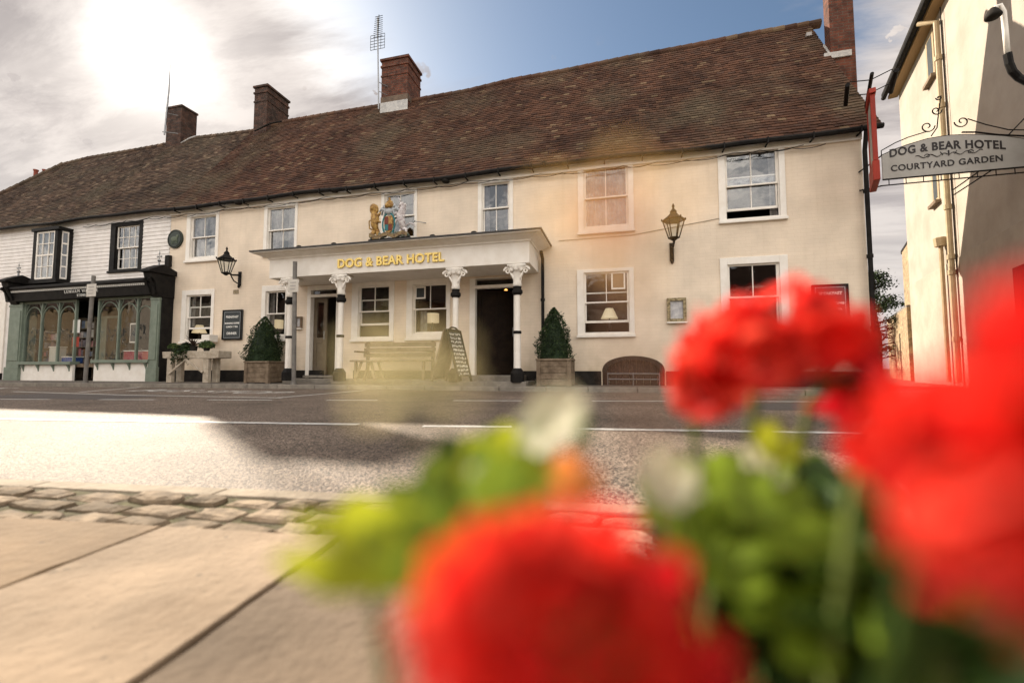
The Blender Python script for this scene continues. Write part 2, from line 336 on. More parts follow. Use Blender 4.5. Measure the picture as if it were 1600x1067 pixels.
M_leafm=islandmat('mid_green_leaf',[(0,(0.03,0.055,0.02)),(0.6,(0.06,0.10,0.03)),(1,(0.13,0.15,0.05))],0.55,3,0.0)
M_bark=mat('bark',(0.07,0.05,0.035),0.9,bump=0.5)
# ---------------------------------------------------------------- ground
def kerb_y(x):
    pts=[(-60,-4.9),(-25,-3.0),(-11.5,-2.12),(-2.2,-1.42),(1.7,-1.42),(4,-1.28),(8.2,-1.75)]
    for (a,b),(c,d) in zip(pts,pts[1:]):
        if x<=c: return b+(d-b)*(x-a)/(c-a)
    return pts[-1][1]
def asphalt():
    m=bpy.data.materials.new('asphalt'); m.use_nodes=True; nt=m.node_tree; N=nt.nodes; L=nt.links; b=N['Principled BSDF']
    tc=N.new('ShaderNodeTexCoord')
    def noise(s,d=5,r=0.6):
        q=N.new('ShaderNodeTexNoise'); q.inputs['Scale'].default_value=s; q.inputs['Detail'].default_value=d; q.inputs['Roughness'].default_value=r; L.new(tc.outputs['Object'],q.inputs['Vector']); return q.outputs[0]
    vo=N.new('ShaderNodeTexVoronoi'); vo.inputs['Scale'].default_value=120; L.new(tc.outputs['Object'],vo.inputs['Vector'])
    rp=N.new('ShaderNodeValToRGB'); rp.color_ramp.elements[0].color=(0.030,0.024,0.022,1); rp.color_ramp.elements[1].color=(0.33,0.25,0.19,1); rp.color_ramp.elements[0].position=0.25; rp.color_ramp.elements[1].position=0.95
    sp=N.new('ShaderNodeSeparateColor'); L.new(vo.outputs['Color'],sp.inputs[0]); L.new(sp.outputs[0],rp.inputs[0])
    mp=N.new('ShaderNodeMapRange'); L.new(noise(0.8,9,0.65),mp.inputs[0]); mp.inputs[1].default_value=0.3; mp.inputs[2].default_value=0.7; mp.inputs[3].default_value=0.5; mp.inputs[4].default_value=1.3
    sc=N.new('ShaderNodeVectorMath'); sc.operation='SCALE'; L.new(rp.outputs[0],sc.inputs[0]); L.new(mp.outputs[0],sc.inputs['Scale']); L.new(sc.outputs[0],b.inputs['Base Color'])
    b.inputs['Roughness'].default_value=0.74; b.inputs['Specular IOR Level'].default_value=0.5; b.inputs['Specular Tint'].default_value=(1,.86,.72,1)
    ad=N.new('ShaderNodeMath'); ad.operation='MULTIPLY_ADD'; L.new(vo.outputs['Distance'],ad.inputs[0]); ad.inputs[1].default_value=-1.0; L.new(noise(160,2),ad.inputs[2])
    bp=N.new('ShaderNodeBump'); bp.inputs['Strength'].default_value=0.8; bp.inputs['Distance'].default_value=0.004; L.new(ad.outputs[0],bp.inputs['Height']); L.new(bp.outputs[0],b.inputs['Normal'])
    return m
M_asph=asphalt()
M_mark=mat('road_marking_paint',(0.62,0.60,0.56),0.6,col2=(0.34,0.32,0.30),nscale=14,bump=0.3,bscale=60,ramp=(0.45,0.72))
M_earth=mat('distant_ground',(0.10,0.09,0.06),0.9,col2=(0.06,0.08,0.035),nscale=0.3)
M_stone=mat('kerb_stone',(0.26,0.23,0.19),0.75,col2=(0.17,0.15,0.125),nscale=6,bump=0.4,bscale=30)
M_nkerb=mat('pale_kerb_stone',(0.32,0.26,0.19),0.85,col2=(0.21,0.17,0.12),nscale=8,bump=0.4,bscale=40)
MB().quad((-900,-700,-0.03),(900,-700,-0.03),(900,900,-0.03),(-900,900,-0.03)).build('ground',M_earth,kind='structure')
def nk(x): return -8.70+0.107*(x-0.63) if x>-14 else -10.265+0.03*(x+14)  # far edge of the near pavement
rd=MB(); xs=[-90]+list(range(-40,60,4))
for a,b in zip(xs,xs[1:]):
    rd.quad((a,nk(a)-0.02,0),(b,nk(b)-0.02,0),(b,3 if b>8 else kerb_y(b)+.3,0),(a,3 if b>8 else kerb_y(a)+.3,0))
rd.quad((8.0,-2,-0.003),(30,-2,-0.003),(30,40,-0.003),(8.0,40,-0.003))
rd.build('road',M_asph,kind='structure')
# near road channel kerb (nearly flush), setts and slabs
random.seed(11)
kb=MB(); x=-9.0
while x<9:
    w=random.uniform(0.7,0.95)
    kb.bar((x+.004,nk(x)-.045,.0),(x+w-.004,nk(x+w)-.045,.0),0.085,0.044+random.uniform(-.006,.006)); x+=w
kb.build('near_kerb',M_nkerb,bevel=0.006,kind='structure')
M_sett=islandmat('worn_stone_sett',[(0,(0.12,0.088,0.055)),(0.5,(0.20,0.15,0.10)),(1,(0.29,0.22,0.15))],0.9,22,0.9)
M_mort=mat('sett_joint_earth',(0.055,0.042,0.028),0.95,col2=(0.10,0.09,0.035),nscale=12,bump=0.8,bscale=50)
st=MB()
def stone(mb,poly,z0,z1,dome=0.008,j=0.008):  # an irregular, slightly domed stone
    n=len(poly); cx=sum(p[0] for p in poly)/n; cy=sum(p[1] for p in poly)/n; rings=[]
    for s_,z in ((1.0,z0),(1.0,z1-0.012),(0.93,z1-0.003),(0.6,z1+dome*0.6)):
        rings.append([(cx+(px-cx)*s_+random.uniform(-j,j)*0.3,cy+(py-cy)*s_+random.uniform(-j,j)*0.3,z+random.uniform(-.002,.002)) for px,py in poly])
    o=len(mb.v)
    for r_ in rings: mb.v+=r_
    mb.v.append((cx,cy,z1+dome))
    for i in range(3):
        for k in range(n): mb.f.append((o+i*n+k,o+i*n+(k+1)%n,o+(i+1)*n+(k+1)%n,o+(i+1)*n+k))
    for k in range(n): mb.f.append((o+3*n+k,o+3*n+(k+1)%n,o+4*n))
def setts(y_of,rows,x0,x1):
    for r_ in range(rows):
        x=x0+random.uniform(0,.1); d=0.105
        while x<x1:
            w=random.uniform(0.10,0.23); ya=y_of(x)-0.095-r_*d; yb=ya-d+0.014; g=0.010; sk=random.uniform(-.03,.03)
            c=[(x+g,yb+random.uniform(0,.02)),(x+w*.5,yb+random.uniform(-.004,.012)),(x+w-g,yb+random.uniform(0,.02)),(x+w-g+random.uniform(-.01,.01),(ya+yb)/2),(x+w-g+sk,ya-random.uniform(0,.02)),(x+w*.5+sk,ya-random.uniform(-.003,.012)),(x+g+sk,ya-random.uniform(0,.02)),(x+g+random.uniform(-.01,.01),(ya+yb)/2)]
            stone(st,c,-0.02,0.026+random.uniform(-.006,.006),random.uniform(.001,.006)); x+=w
setts(nk,3,-8,8)
so_=st.build('stone_setts',M_sett,kind='structure',smooth=False)
mj=MB()
for a in range(-10,10): mj.quad((a,nk(a)-.41,0.014),(a+1,nk(a+1)-.41,0.014),(a+1,nk(a+1)-.09,0.014),(a,nk(a)-.09,0.014))
mj.build('sett_bedding',M_mort,kind='structure')
# slabs, big riven flags laid askew to the kerb
def flagmat(name,c,v):
    m=islandmat(name,[(0,tuple(x*(1-v) for x in c)),(1,tuple(x*(1+v) for x in c))],0.88,2.6,0.5); nt=m.node_tree; N=nt.nodes; Lk=nt.links; b=N['Principled BSDF']; src=b.inputs['Base Color'].links[0].from_socket
    tc=N.new('ShaderNodeTexCoord')
    def spots(scale,thr,col,f,src):
        v_=N.new('ShaderNodeTexVoronoi'); v_.inputs['Scale'].default_value=scale; Lk.new(tc.outputs['Object'],v_.inputs['Vector']); r_=N.new('ShaderNodeMapRange'); Lk.new(v_.outputs['Distance'],r_.inputs[0]); r_.inputs[1].default_value=thr; r_.inputs[2].default_value=thr*.7; r_.inputs[3].default_value=0; r_.inputs[4].default_value=f
        x=N.new('ShaderNodeMix'); x.data_type='RGBA'; Lk.new(r_.outputs[0],x.inputs[0]); Lk.new(src,x.inputs[6]); x.inputs[7].default_value=(*col,1); return x.outputs[2]
    src=spots(9,.07,(.09,.075,.06),.7,src); src=spots(46,.13,(.10,.08,.055),.6,src); src=spots(130,.20,tuple(x*1.5 for x in c),.5,src)
    n=N.new('ShaderNodeTexNoise'); n.inputs['Scale'].default_value=5; n.inputs['Detail'].default_value=10; n.inputs['Roughness'].default_value=.75; Lk.new(tc.outputs['Object'],n.inputs['Vector']); r_=N.new('ShaderNodeMapRange'); Lk.new(n.outputs[0],r_.inputs[0]); r_.inputs[1].default_value=.5; r_.inputs[2].default_value=.68; r_.inputs[4].default_value=.55
    x=N.new('ShaderNodeMix'); x.data_type='RGBA'; Lk.new(r_.outputs[0],x.inputs[0]); Lk.new(src,x.inputs[6]); x.inputs[7].default_value=(c[0]*.6,c[1]*.55,c[2]*.5,1); Lk.new(x.outputs[2],b.inputs['Base Color']); return m
M_flag=flagmat('paving_flag',(0.27,0.20,0.135),.10); M_flagb=flagmat('brown_paving_flag',(0.215,0.148,0.088),.1); M_flagc=flagmat('dark_paving_flag',(0.13,0.095,0.065),.12)  # three flag tones: pale, brown and a darker one
M_flagj=mat('flag_joint',(0.035,0.027,0.018),0.95,bump=0.5)
FL=[MB(),MB(),MB()]
A1=G(0,920,.03); A2=G(230,830,.03); B1=G(210,1067,.03); B2=G(410,930,.03)
dj=(A2-A1).normalized(); dj2=(B2-B1).normalized(); dj=(dj+dj2).normalized(); nrm=Vector((dj.y,-dj.x,0)); w_=abs((B1-A1).dot(nrm))
def cut(p,off):
    t=0
    for _ in range(30):
        q=p+dj*t; t+=(nk(q.x)-0.395-off-q.y)/dj.y
    return p+dj*t
for i in range(-9,9):
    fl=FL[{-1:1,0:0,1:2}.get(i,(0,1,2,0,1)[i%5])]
    p0=A1+nrm*(w_*i); offs=[0,0.95 if i%2 else 1.35,2.1,3.2,4.4]
    for a_,b_ in zip(offs,offs[1:]):
        g=0.0045; cs=[cut(p0+nrm*g,b_-g),cut(p0+nrm*(w_-g),b_-g),cut(p0+nrm*(w_-g),a_+g),cut(p0+nrm*g,a_+g)]
        near=abs(i)<4 and a_<1.5; q=[]
        for k in range(4):
            u,v=cs[k],cs[(k+1)%4]; n=26 if near else 6
            for j in range(n):
                p=u.lerp(v,j/n); p=p+Vector((random.gauss(0,.0011),random.gauss(0,.0011),0))
                if random.random()<.06: p=p.lerp(sum(cs,Vector())/4,.010)
                q.append(p)
        z=0.030+random.uniform(-.002,.003); o=len(fl.v); c=sum(cs,Vector())/4; n=len(q)
        for zz,s_ in ((-0.02,1),(z-.005,1),(z-.001,0.994),(z,.986)):
            for v in q: w3=c+(v-c)*s_; fl.v.append((w3.x,w3.y,zz))
        for r_ in (0,1,2):
            for k in range(n): fl.f.append((o+r_*n+k,o+r_*n+(k+1)%n,o+(r_+1)*n+(k+1)%n,o+(r_+1)*n+k))
        fl.f.append(tuple(o+3*n+k for k in range(n)))
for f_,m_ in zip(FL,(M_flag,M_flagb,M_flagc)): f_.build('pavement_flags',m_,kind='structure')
fj=MB(); 
for a in range(-14,14): fj.quad((a,nk(a)-5.5,0.021),(a+1,nk(a+1)-5.5,0.021),(a+1,nk(a+1)-.405,0.021),(a,nk(a)-.405,0.021))
fj.build('near_pavement_bed',M_flagj,kind='structure')
# far pavement with kerbstones
M_pave=brickmat('far_paving',(0.17,0.145,0.12),(0.13,0.11,0.09),(0.07,0.06,0.05),1.0,0.5,False,0.85)
pv=MB(); xs=[-60,-40,-25,-18,-11.5,-6,-2.2,1.7,4,6,8.0]
for a,b in zip(xs,xs[1:]): pv.quad((a,kerb_y(a)+.1,0.085),(b,kerb_y(b)+.1,0.085),(b,0.25,0.085),(a,0.25,0.085))
pv.box(7.9,8.0,-1.6,3,-.01,.0848)
pv.build('far_pavement',M_pave,kind='structure')
kb=MB(); x=-24.
while x<7.9:
    w=random.uniform(0.75,0.98); w=min(w,8.0-x); a=Vector((x+.005,kerb_y(x)+.06,.04)); b=Vector((x+w-.005,kerb_y(x+w)+.06,.04))
    kb.bar(a,b,0.13,0.105+random.uniform(-.006,.006)); x+=w
kb.build('far_kerb',M_stone,bevel=.01,kind='structure')
# road markings 4 mm above the road
def stripe(name,a,b,w,m=None,z=0.004):
    a=Vector((a[0],a[1],z)); b=Vector((b[0],b[1],z)); d=(b-a).normalized(); q=Vector((-d.y,d.x,0))*w/2
    return [a-q,b-q,b+q,a+q]
ml=MB()
pc=[G(-60,654),G(300,660),G(560,663.5),G(800,667),G(1050,672),G(1400,678)]
for a,b in [(pc[0],pc[2]),(pc[2]+Vector((.55,0.03,0)),pc[3]),(pc[3]+Vector((.5,0,0)),pc[5])]:
    ml.add(stripe('c',a,b,0.09),[(0,1,2,3)])
ml.build('centre_line_marking',M_mark,kind='structure')
ml=MB()
for xa,xb in ((-80,78),(155,242),(325,425),(510,590),(708,815),(925,1040),(1170,1290),(1420,1530)):
    ml.add(stripe('d',G(xa,624+xa*.003),G(xb,624+xb*.003),0.09),[(0,1,2,3)])
ml.build('edge_dash_marking',M_mark,kind='structure')
ml=MB()
for a,b in (((20,612),(200,617.5)),((200,617.5),(440,622)),((125,613),(240,603.5)),((430,622),(570,610))):
    ml.add(stripe('b',G(*a),G(*b),0.08,z=0.004 if a[0]!=200 else 0.0045),[(0,1,2,3)])
ml.build('bay_line_marking',M_mark,kind='structure')
# worn letters in the bay, read from the road: BUS STOP
Mt=Matrix.Translation((-5.0,-3.05,0.0))@Matrix.Rotation(R(6),4,'Z')
t_=textmesh('bay_lettering','BUS STOP',1.0,M_mark,None,Matrix.Translation((-4.9,-3.05,0.005))@Matrix.Rotation(R(-2),4,'Z')@Matrix.Diagonal((0.85,0.95,1,1)),0.0005); t_['kind']='structure'
t_=textmesh('bay_lettering','BUS',1.0,M_mark,None,Matrix.Translation((-11.2,-3.2,0.005))@Matrix.Rotation(R(3),4,'Z')@Matrix.Diagonal((0.85,0.8,1,1)),0.0005); t_['kind']='structure'
pt=MB()
for (xa,ya,xb,yb_,k) in ((3.9,-4.6,6.6,-3.6,.2),(-7.2,-5.3,-4.4,-4.3,.1)):
    pt.add([(xa,ya,.002),(xb,ya+k*.5,.002),(xb+.1,yb_+k,.002),(xa+.05,yb_,.002)],[(0,1,2,3)])
pt.build('road_patch',mat('newer_tarmac',(0.045,0.038,0.035),.75,col2=(0.11,0.085,0.07),nscale=120,bump=.7,bscale=150,spec=.7),kind='structure')
# ---------------------------------------------------------------- the hotel
XL=P(262,460).x; XR=P(1356,420).x; EZ=5.25; RY=2.8; BD=5.6; XS=-21.6
print('hotel x',XL,XR)
hotel=thing('hotel_building',((XL+XR)/2,2.8,0),'long two storey cream painted brick hotel with a tiled roof and a white pillared porch','hotel')
shop=thing('shop_building',((XL+XS)/2,2.8,0),'white weatherboarded shop house with a sage green arched shopfront under the same long roof','shop')
holes=[]
def wall(name,m,x0,x1,z0,z1,holes,parent,depth=0.22,y=0.0):
    X=sorted({x0,x1}|{min(max(h[i],x0),x1) for h in holes for i in (0,1)}); Z=sorted({z0,z1}|{min(max(h[i],z0),z1) for h in holes for i in (2,3)})
    mb=MB()
    for a,b in zip(X,X[1:]):
        for c,d in zip(Z,Z[1:]):
            cx,cz=(a+b)/2,(c+d)/2
            if any(h[0]<cx<h[1] and h[2]<cz<h[3] for h in holes): continue
            mb.quad((a,y,c),(b,y,c),(b,y,d),(a,y,d))
    for h in holes:
        a,b,c,d=h[:4]; Y=y+depth
        mb.quad((a,y,c),(a,y,d),(a,Y,d),(a,Y,c)); mb.quad((b,y,c),(b,Y,c),(b,Y,d),(b,y,d)); mb.quad((a,y,d),(b,y,d),(b,Y,d),(a,Y,d)); mb.quad((a,y,c),(a,Y,c),(b,Y,c),(b,y,c))
    return mb.build(name,m,parent)
def rectpx(x0,x1,y0,y1,Y=0.0):
    xm=(x0+x1)/2; a=P(x0,(y0+y1)/2,Y).x; b=P(x1,(y0+y1)/2,Y).x; return [a,b,P(xm,y1,Y).z,P(xm,y0,Y).z]
def sash_window(root,r,g,raised=0.0,top=(2,1),bot=(2,1),curtain=None,glass=None,frame=M_white,sash=M_white,sillw=0.05,head=0.0,label=None,Y=0.0,arch=M_white):
    """r outer surround, g glass opening (metres, [x0,x1,z0,z1]); parts: window > sash, pane, sill, curtain"""
    x0,x1,z0,z1=r; a,b,c,d=g
    mb=MB(); y0=Y-0.028
    mb.box(x0,a,y0,Y+.10,z0+.03,z1); mb.box(b,x1,y0,Y+.10,z0+.03,z1); mb.box(a,b,y0,Y+.10,d,z1); mb.box(a,b,y0,Y+.10,z0+.03,c)
    # inner staff bead
    for q in ((a,a+.018,c,d),(b-.018,b,c,d)): mb.box(q[0],q[1],Y+.012,Y+.06,q[2],q[3])
    if head: mb.box(x0+.002,x1-.002,Y-.012,Y+.03,z1+.001,z1+head)
    w=mb.build('window',frame,root,bevel=.006,label=label)
    MB().box(x0-sillw*.3,x1+sillw*.3,Y-0.07,Y+.04,z0-.03,z0+.03).build('sill',arch,w,bevel=.006)
    mid=(c+d)/2; t=.032; bt=.018; sm=MB()
    def sashf(z0_,z1_,y,grid,br):
        sm.box(a+.018,a+.018+t,y,y+.035,z0_,z1_); sm.box(b-.018-t,b-.018,y,y+.035,z0_,z1_); sm.box(a+.018+t,b-.018-t,y,y+.035,z0_,z0_+br); sm.box(a+.018+t,b-.018-t,y,y+.035,z1_-t,z1_)
        nx,nz=grid
        for i in range(1,nx): x=a+(b-a)*i/nx; sm.box(x-bt/2,x+bt/2,y+.006,y+.03,z0_+br,z1_-t)
        for i in range(1,nz): z=z0_+(z1_-z0_)*i/nz; sm.box(a+.018+t,b-.018-t,y+.008,y+.028,z-bt/2,z+bt/2)
    sashf(mid-.016,d,Y+.03,top,t); sashf(c+raised,mid+.016+raised,Y+.072,bot,.05)
    sm.build('sash',sash,w)
    gm=MB(); gm.quad((a,Y+.048,mid),(b,Y+.048,mid),(b,Y+.048,d),(a,Y+.048,d)); gm.quad((a,Y+.09,c+raised),(b,Y+.09,c+raised),(b,Y+.09,mid+raised),(a,Y+.09,mid+raised))
    gm.build('pane',glass or M_glass,w)
    if curtain:
        for (u0,u1,v0,v1) in curtain:
            cm=MB(); X0=a+(b-a)*u0; X1=a+(b-a)*u1; Z0=c+(d-c)*v0; Z1=c+(d-c)*v1; n=max(6,int((X1-X0)/.022)); ph=random.random()*6
            pr=None
            for i in range(n+1):
                x=X0+(X1-X0)*i/n; y=Y+.17+.022*math.sin(i*1.35+ph)+.008*math.sin(i*.5)
                if pr: cm.quad((pr[0],pr[1],Z0),(x,y,Z0),(x,y,Z1),(pr[0],pr[1],Z1))
                pr=(x,y)
            cm.build('curtain',M_curt,w,smooth=True)
    holes.append([x0+.03,x1-.03,z0,z1-.01])
    return w
both=[(0,.42,0,1),(.60,1,0,1)]
UW=[((292,342,333,408),(298,337.5,338,402),0,both,.14),
    ((413,465,319,399),(418,461,324,393),0,both,.13),
    ((596,652,296,378),(601,648,302,372),0,[(0,.18,0,1)],.12),
    ((747,802,279,368),(753,796,286,363),0,[(0,.22,0,1),(.85,1,.3,1)],.12),
    ((903,990,255,363),(912,981.5,261,354),0,[(0,1,.05,1)],0),
    ((1122,1227,229,345),(1133,1217.5,236,340),0.19,[(.86,1,0,1),(0,.05,0,1)],0)]
for i,(r,g,ra,cu,hd) in enumerate(UW):
    sash_window(hotel,rectpx(*r),rectpx(*g),ra,(2,1) if i!=5 else (2,1),(2,1),cu,M_glassd,head=hd)
UH=[h[:] for h in holes]
LW=[((284,334.5,453,535),(291,330,461,530),0.30,(2,1),[(0,.16,.3,1)]),
    ((409,449,446,532),(415,446,455,525),0,(2,1),[(0,.2,.1,1)]),
    ((550,616,439,532),(560,609,447,526),0.30,(2,1),None),
    ((635.5,703.6,434,530),(644.6,698.6,444,521),0,(2,1),[(.16,.34,0,.48)]),
    ((902,991,420,525),(912.5,983.5,425,519),0.22,(2,1),None),
    ((1126,1232.5,401,524),(1137.5,1219.5,412,515),0,(2,1),None)]
for r,g,ra,tp,cu in LW: sash_window(hotel,rectpx(*r),rectpx(*g),ra,tp,(1,1),cu,M_glass)
# doors
def door(root,r,op,tr,leafmat,openang,label,glazed=False):
    x0,x1,z0,z1=r; a,b,c,d=op; mb=MB()
    mb.box(x0,a,-.03,.12,.2,z1); mb.box(b,x1,-.03,.12,.2,z1); mb.box(a,b,-.03,.12,tr[3],z1); mb.box(a,b,-.03,.12,d,tr[2])
    f=mb.build('door',M_white,root,bevel=.006,label=label)
    MB().quad((a,.05,tr[2]),(b,.05,tr[2]),(b,.05,tr[3]),(a,.05,tr[3])).build('transom_pane',M_glass,f)
    MB().box(x0,x1,-.12,.2,c-.07,c-.004).build('threshold',M_stone,f,bevel=.01)
    n=2 if glazed else 1; w=(b-a-.02)/n
    for k in range(n):
        lf=MB(); hx=a+.01 if k==0 else b-.01; s=1 if k==0 else -1; ang=openang[k]
        ca,sa=math.cos(ang),math.sin(ang)
        def T(u,v,z): return (hx+s*(u*ca),.10+u*sa+v*ca,z)
        def pb(u0,u1,v0,v1,za,zb): 
            vs=[T(u,v,z) for z in (za,zb) for u,v in ((u0,v0),(u1,v0),(u1,v1),(u0,v1))]
            lf.add(vs,[(0,3,2,1),(4,5,6,7),(0,1,5,4),(1,2,6,5),(2,3,7,6),(3,0,4,7)])
        pb(0,.1,0,.045,c,d-.01); pb(w-.1,w,0,.045,c,d-.01); pb(.1,w-.1,0,.045,c,c+.22); pb(.1,w-.1,0,.045,d-.13,d-.01); pb(.1,w-.1,0,.045,c+.85,c+1.0)
        pb(.1,w-.1,.014,.03,c+.22,c+.85)
        if not glazed: pb(.1,w-.1,.014,.03,c+1.0,d-.13); pb(w/2-.04,w/2+.04,0.001,.044,c+.22,c+.85); pb(w/2-.04,w/2+.04,.001,.044,c+1.0,d-.13)
        l_=lf.build('door_leaf',leafmat,f,bevel=.004)
        if glazed: MB().add([T(.1,.02,c+1),T(w-.1,.02,c+1),T(w-.1,.02,d-.13),T(.1,.02,d-.13)],[(0,1,2,3)]).build('door_pane',M_glass,f)
        h=MB(); 
        p=[Vector(T(w-.05,-.03,c+.95+q)) for q in (0,.22)]; h.tube(p,.011,6); h.build('door_handle',M_steel,f)
    holes.append([x0+.02,x1-.02,.2,z1-.01])
M_doorw=mat('brown_door_paint',(0.16,0.125,0.085),0.5,col2=(0.12,0.09,0.06),nscale=5)
M_doord=mat('dark_door_paint',(0.012,0.008,0.006),0.6,spec=0.05,col2=(0.022,0.014,0.009),nscale=5)
door(hotel,rectpx(479.6,533,446,586),rectpx(485,525,464,586),rectpx(485,525,453,460),M_doorw,(.10,.9),'brown double door under the porch with its right leaf standing ajar',True)
door(hotel,rectpx(734,812,434,588),rectpx(742.5,803,450,587),rectpx(742.5,803,435,445),M_doord,(.35,),'dark panelled door standing ajar behind the porch')
# cellar arch
ca=rectpx(941,1039,556,605); ca[2]=.08
wh=list(holes)+[[ca[0],ca[1],ca[2],ca[3]]]
plz=.40
W_=wall('wall',M_cream,XL,XR,0.0,EZ+.05,wh,hotel)
sp=MB(); cxm=(ca[0]+ca[1])/2; hw=(ca[1]-ca[0])/2; hh=ca[3]-.38; NS=22
arch=[(cxm+hw*math.cos(math.pi*i/NS),.38+hh*math.sin(math.pi*i/NS)**.8) for i in range(NS+1)]
for (xa,za),(xb,zb) in zip(arch,arch[1:]):
    sp.quad((xb,0,zb),(xa,0,za),(xa,0,ca[3]),(xb,0,ca[3])); sp.quad((xa,0,za),(xb,0,zb),(xb,.2,zb),(xa,.2,za))
sp.build('arch_spandrel',M_cream,hotel)
ar=MB(); 
for (xa,za),(xb,zb) in zip(arch,arch[1:]):
    k=.86; ar.quad((xa,-.006,za),(xb,-.006,zb),(cxm+(xb-cxm)*k,-.006,.1+(zb-.1)*k),(cxm+(xa-cxm)*k,-.006,.1+(za-.1)*k))
hatch=ar.build('cellar_hatch',M_plinth,hotel)
bd=MB(); n=9
for i in range(n):
    xa=ca[0]+(ca[1]-ca[0])*i/n; xb=ca[0]+(ca[1]-ca[0])*(i+1)/n; bd.box(xa+.004,xb-.004,.12,.15,.09,ca[3])
bd.build('hatch_board',mat('brown_hatch_boards',(0.035,0.02,0.014),0.7,col2=(0.018,0.012,0.009),nscale=6,bump=.3),hatch)
hb=MB(); 
for z in (.34,.22): hb.tube([(ca[0]+.12,-.05,z),(ca[1]-.12,-.05,z)],.014,6)
for x in (ca[0]+.12,cxm,ca[1]-.12): hb.tube([(x,-.05,.09),(x,-.05,.36)],.012,6)
hb.build('hatch_rail',M_steel,hatch)
# plinth
pl=MB()
for a,b in ((XL,-4.62),(-3.72,-.62),(.62,ca[0]-.02),(ca[1]+.02,XR)):
    pl.box(a,b,-.025,.02,.05,plz+random.uniform(-.01,.01))
pl.build('plinth',M_plinth,hotel,bevel=.01)
# steps along the porch
stp=MB(); stp.box(-5.35,-.75,-.62,-.026,.06,.20); stp.box(-1.55,1.05,-1.02,-.027,.06,.175); stp.box(-.75,.85,-.5,-.028,.06,.30)
stp.build('porch_step',M_stone,hotel,bevel=.015)
# right gable, rear, floors, room linings
def ridge_z_pts():
    pts=[(100,257),(140,247),(200,237),(250,228),(305,216),(350,211),(397,205),(450,190),(520,178),(595,166),(655,156),(730,143),(800,126),(880,112),(987,90),(1080,73),(1180,53),(1282,35)]
    return [P(x,y,RY) for x,y in pts]
RP=ridge_z_pts(); RX=[p.x for p in RP]
def ridge(x):
    if x<=RX[0]: return RP[0].z
    if x>=RX[-1]: return RP[-1].z+(x-RX[-1])*.01
    for p,q in zip(RP,RP[1:]):
        if p.x<=x<=q.x: return p.z+(q.z-p.z)*(x-p.x)/(q.x-p.x)
def eave(x): return EZ+.02+.02*math.sin(x*.9)+.012*math.sin(x*2.3+1)
XE=XR+.28
gb=MB(); rz=ridge(XR)-.12
gb.add([(XR,0,0),(XR,BD,0),(XR,BD,EZ),(XR,RY,rz),(XR,0,EZ)],[(0,1,2,3,4)]); gb.quad((XL,BD,0),(XR,BD,0),(XR,BD,EZ),(XL,BD,EZ))
gb.build('gable_wall',M_cream,hotel)
rm=MB()
def room(mb,x0,x1,z0,z1,y0=.23,y1=3.6):
    mb.quad((x0,y1,z0),(x1,y1,z0),(x1,y1,z1),(x0,y1,z1)); mb.quad((x0,y0,z0),(x1,y0,z0),(x1,y1,z0),(x0,y1,z0)); mb.quad((x0,y0,z1),(x0,y1,z1),(x1,y1,z1),(x1,y0,z1)); mb.quad((x0,y0,z0),(x0,y1,z0),(x0,y1,z1),(x0,y0,z1)); mb.quad((x1,y0,z0),(x1,y0,z1),(x1,y1,z1),(x1,y1,z0))
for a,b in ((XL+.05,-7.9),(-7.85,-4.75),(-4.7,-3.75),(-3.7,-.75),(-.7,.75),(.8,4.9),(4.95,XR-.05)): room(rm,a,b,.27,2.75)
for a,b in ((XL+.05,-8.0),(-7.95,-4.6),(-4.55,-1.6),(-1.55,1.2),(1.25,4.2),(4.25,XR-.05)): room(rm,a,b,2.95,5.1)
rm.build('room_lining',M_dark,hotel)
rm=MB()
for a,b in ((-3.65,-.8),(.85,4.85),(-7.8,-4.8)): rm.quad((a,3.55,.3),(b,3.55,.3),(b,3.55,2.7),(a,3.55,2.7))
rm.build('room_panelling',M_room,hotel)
# ---------------------------------------------------------------- roofs
def tile_field(mb,x0,x1,hip=None,seed=1,back=False):
    rnd=random.Random(seed); TW=.165; nr=46
    for k in range(nr):
        t0=(k-.25)/nr; t1=(k+1.25)/nr
        off=(k%2)*TW/2+rnd.uniform(-.012,.012); x=x0-TW+off
        while x<x1:
            a=max(x,x0)+rnd.uniform(.001,.004); b=min(x+TW,x1)-rnd.uniform(.001,.004); x+=TW
            if b-a<.03: continue
            xm=(a+b)/2
            if hip and xm<hip(max(t0,0)): continue
            def pt(xx,t,lift):
                ez=eave(xx); rz_=ridge(xx); yy=-.16+(RY+.16)*t; zz=ez-.06+(rz_-ez+.06)*t
                sag=-.10*math.sin(math.pi*min(max(t,0),1))*(.6+.4*math.sin(xx*.35)); yy+=0; zz+=sag
                return (xx,yy-lift*.72,zz+lift*.58)
            j=rnd.uniform(0,.007); j2=rnd.uniform(-.006,.006); t0j=t0+rnd.uniform(-.0025,.0025)
            th=.017
            v=[pt(a,t0j,.022+j-th),pt(b,t0j,.022+j+j2-th),pt(b,t0j,.022+j+j2),pt(a,t0j,.022+j),pt(a,min(t1,1.0),-.002),pt(b,min(t1,1.0),-.002)]
            mb.add(v,[(0,1,2,3),(3,2,5,4),(0,3,4),(1,5,2)])
def sheet(mb,x0,x1,lift=-.012):
    n=30; prev=None
    for i in range(n+1):
        x=x0+(x1-x0)*i/n; col=[]
        for k in range(7):
            t=k/6; ez=eave(x); rz_=ridge(x); sag=-.10*math.sin(math.pi*t)*(.6+.4*math.sin(x*.35))
            col.append((x,-.14+(RY+.14)*t,ez-.06+(rz_-ez+.06)*t+sag-.02))
        col+= [(x,BD+.1,EZ-.05)]
        if prev:
            for p in range(7): mb.quad(prev[p],col[p],col[p+1],prev[p+1])
        prev=col
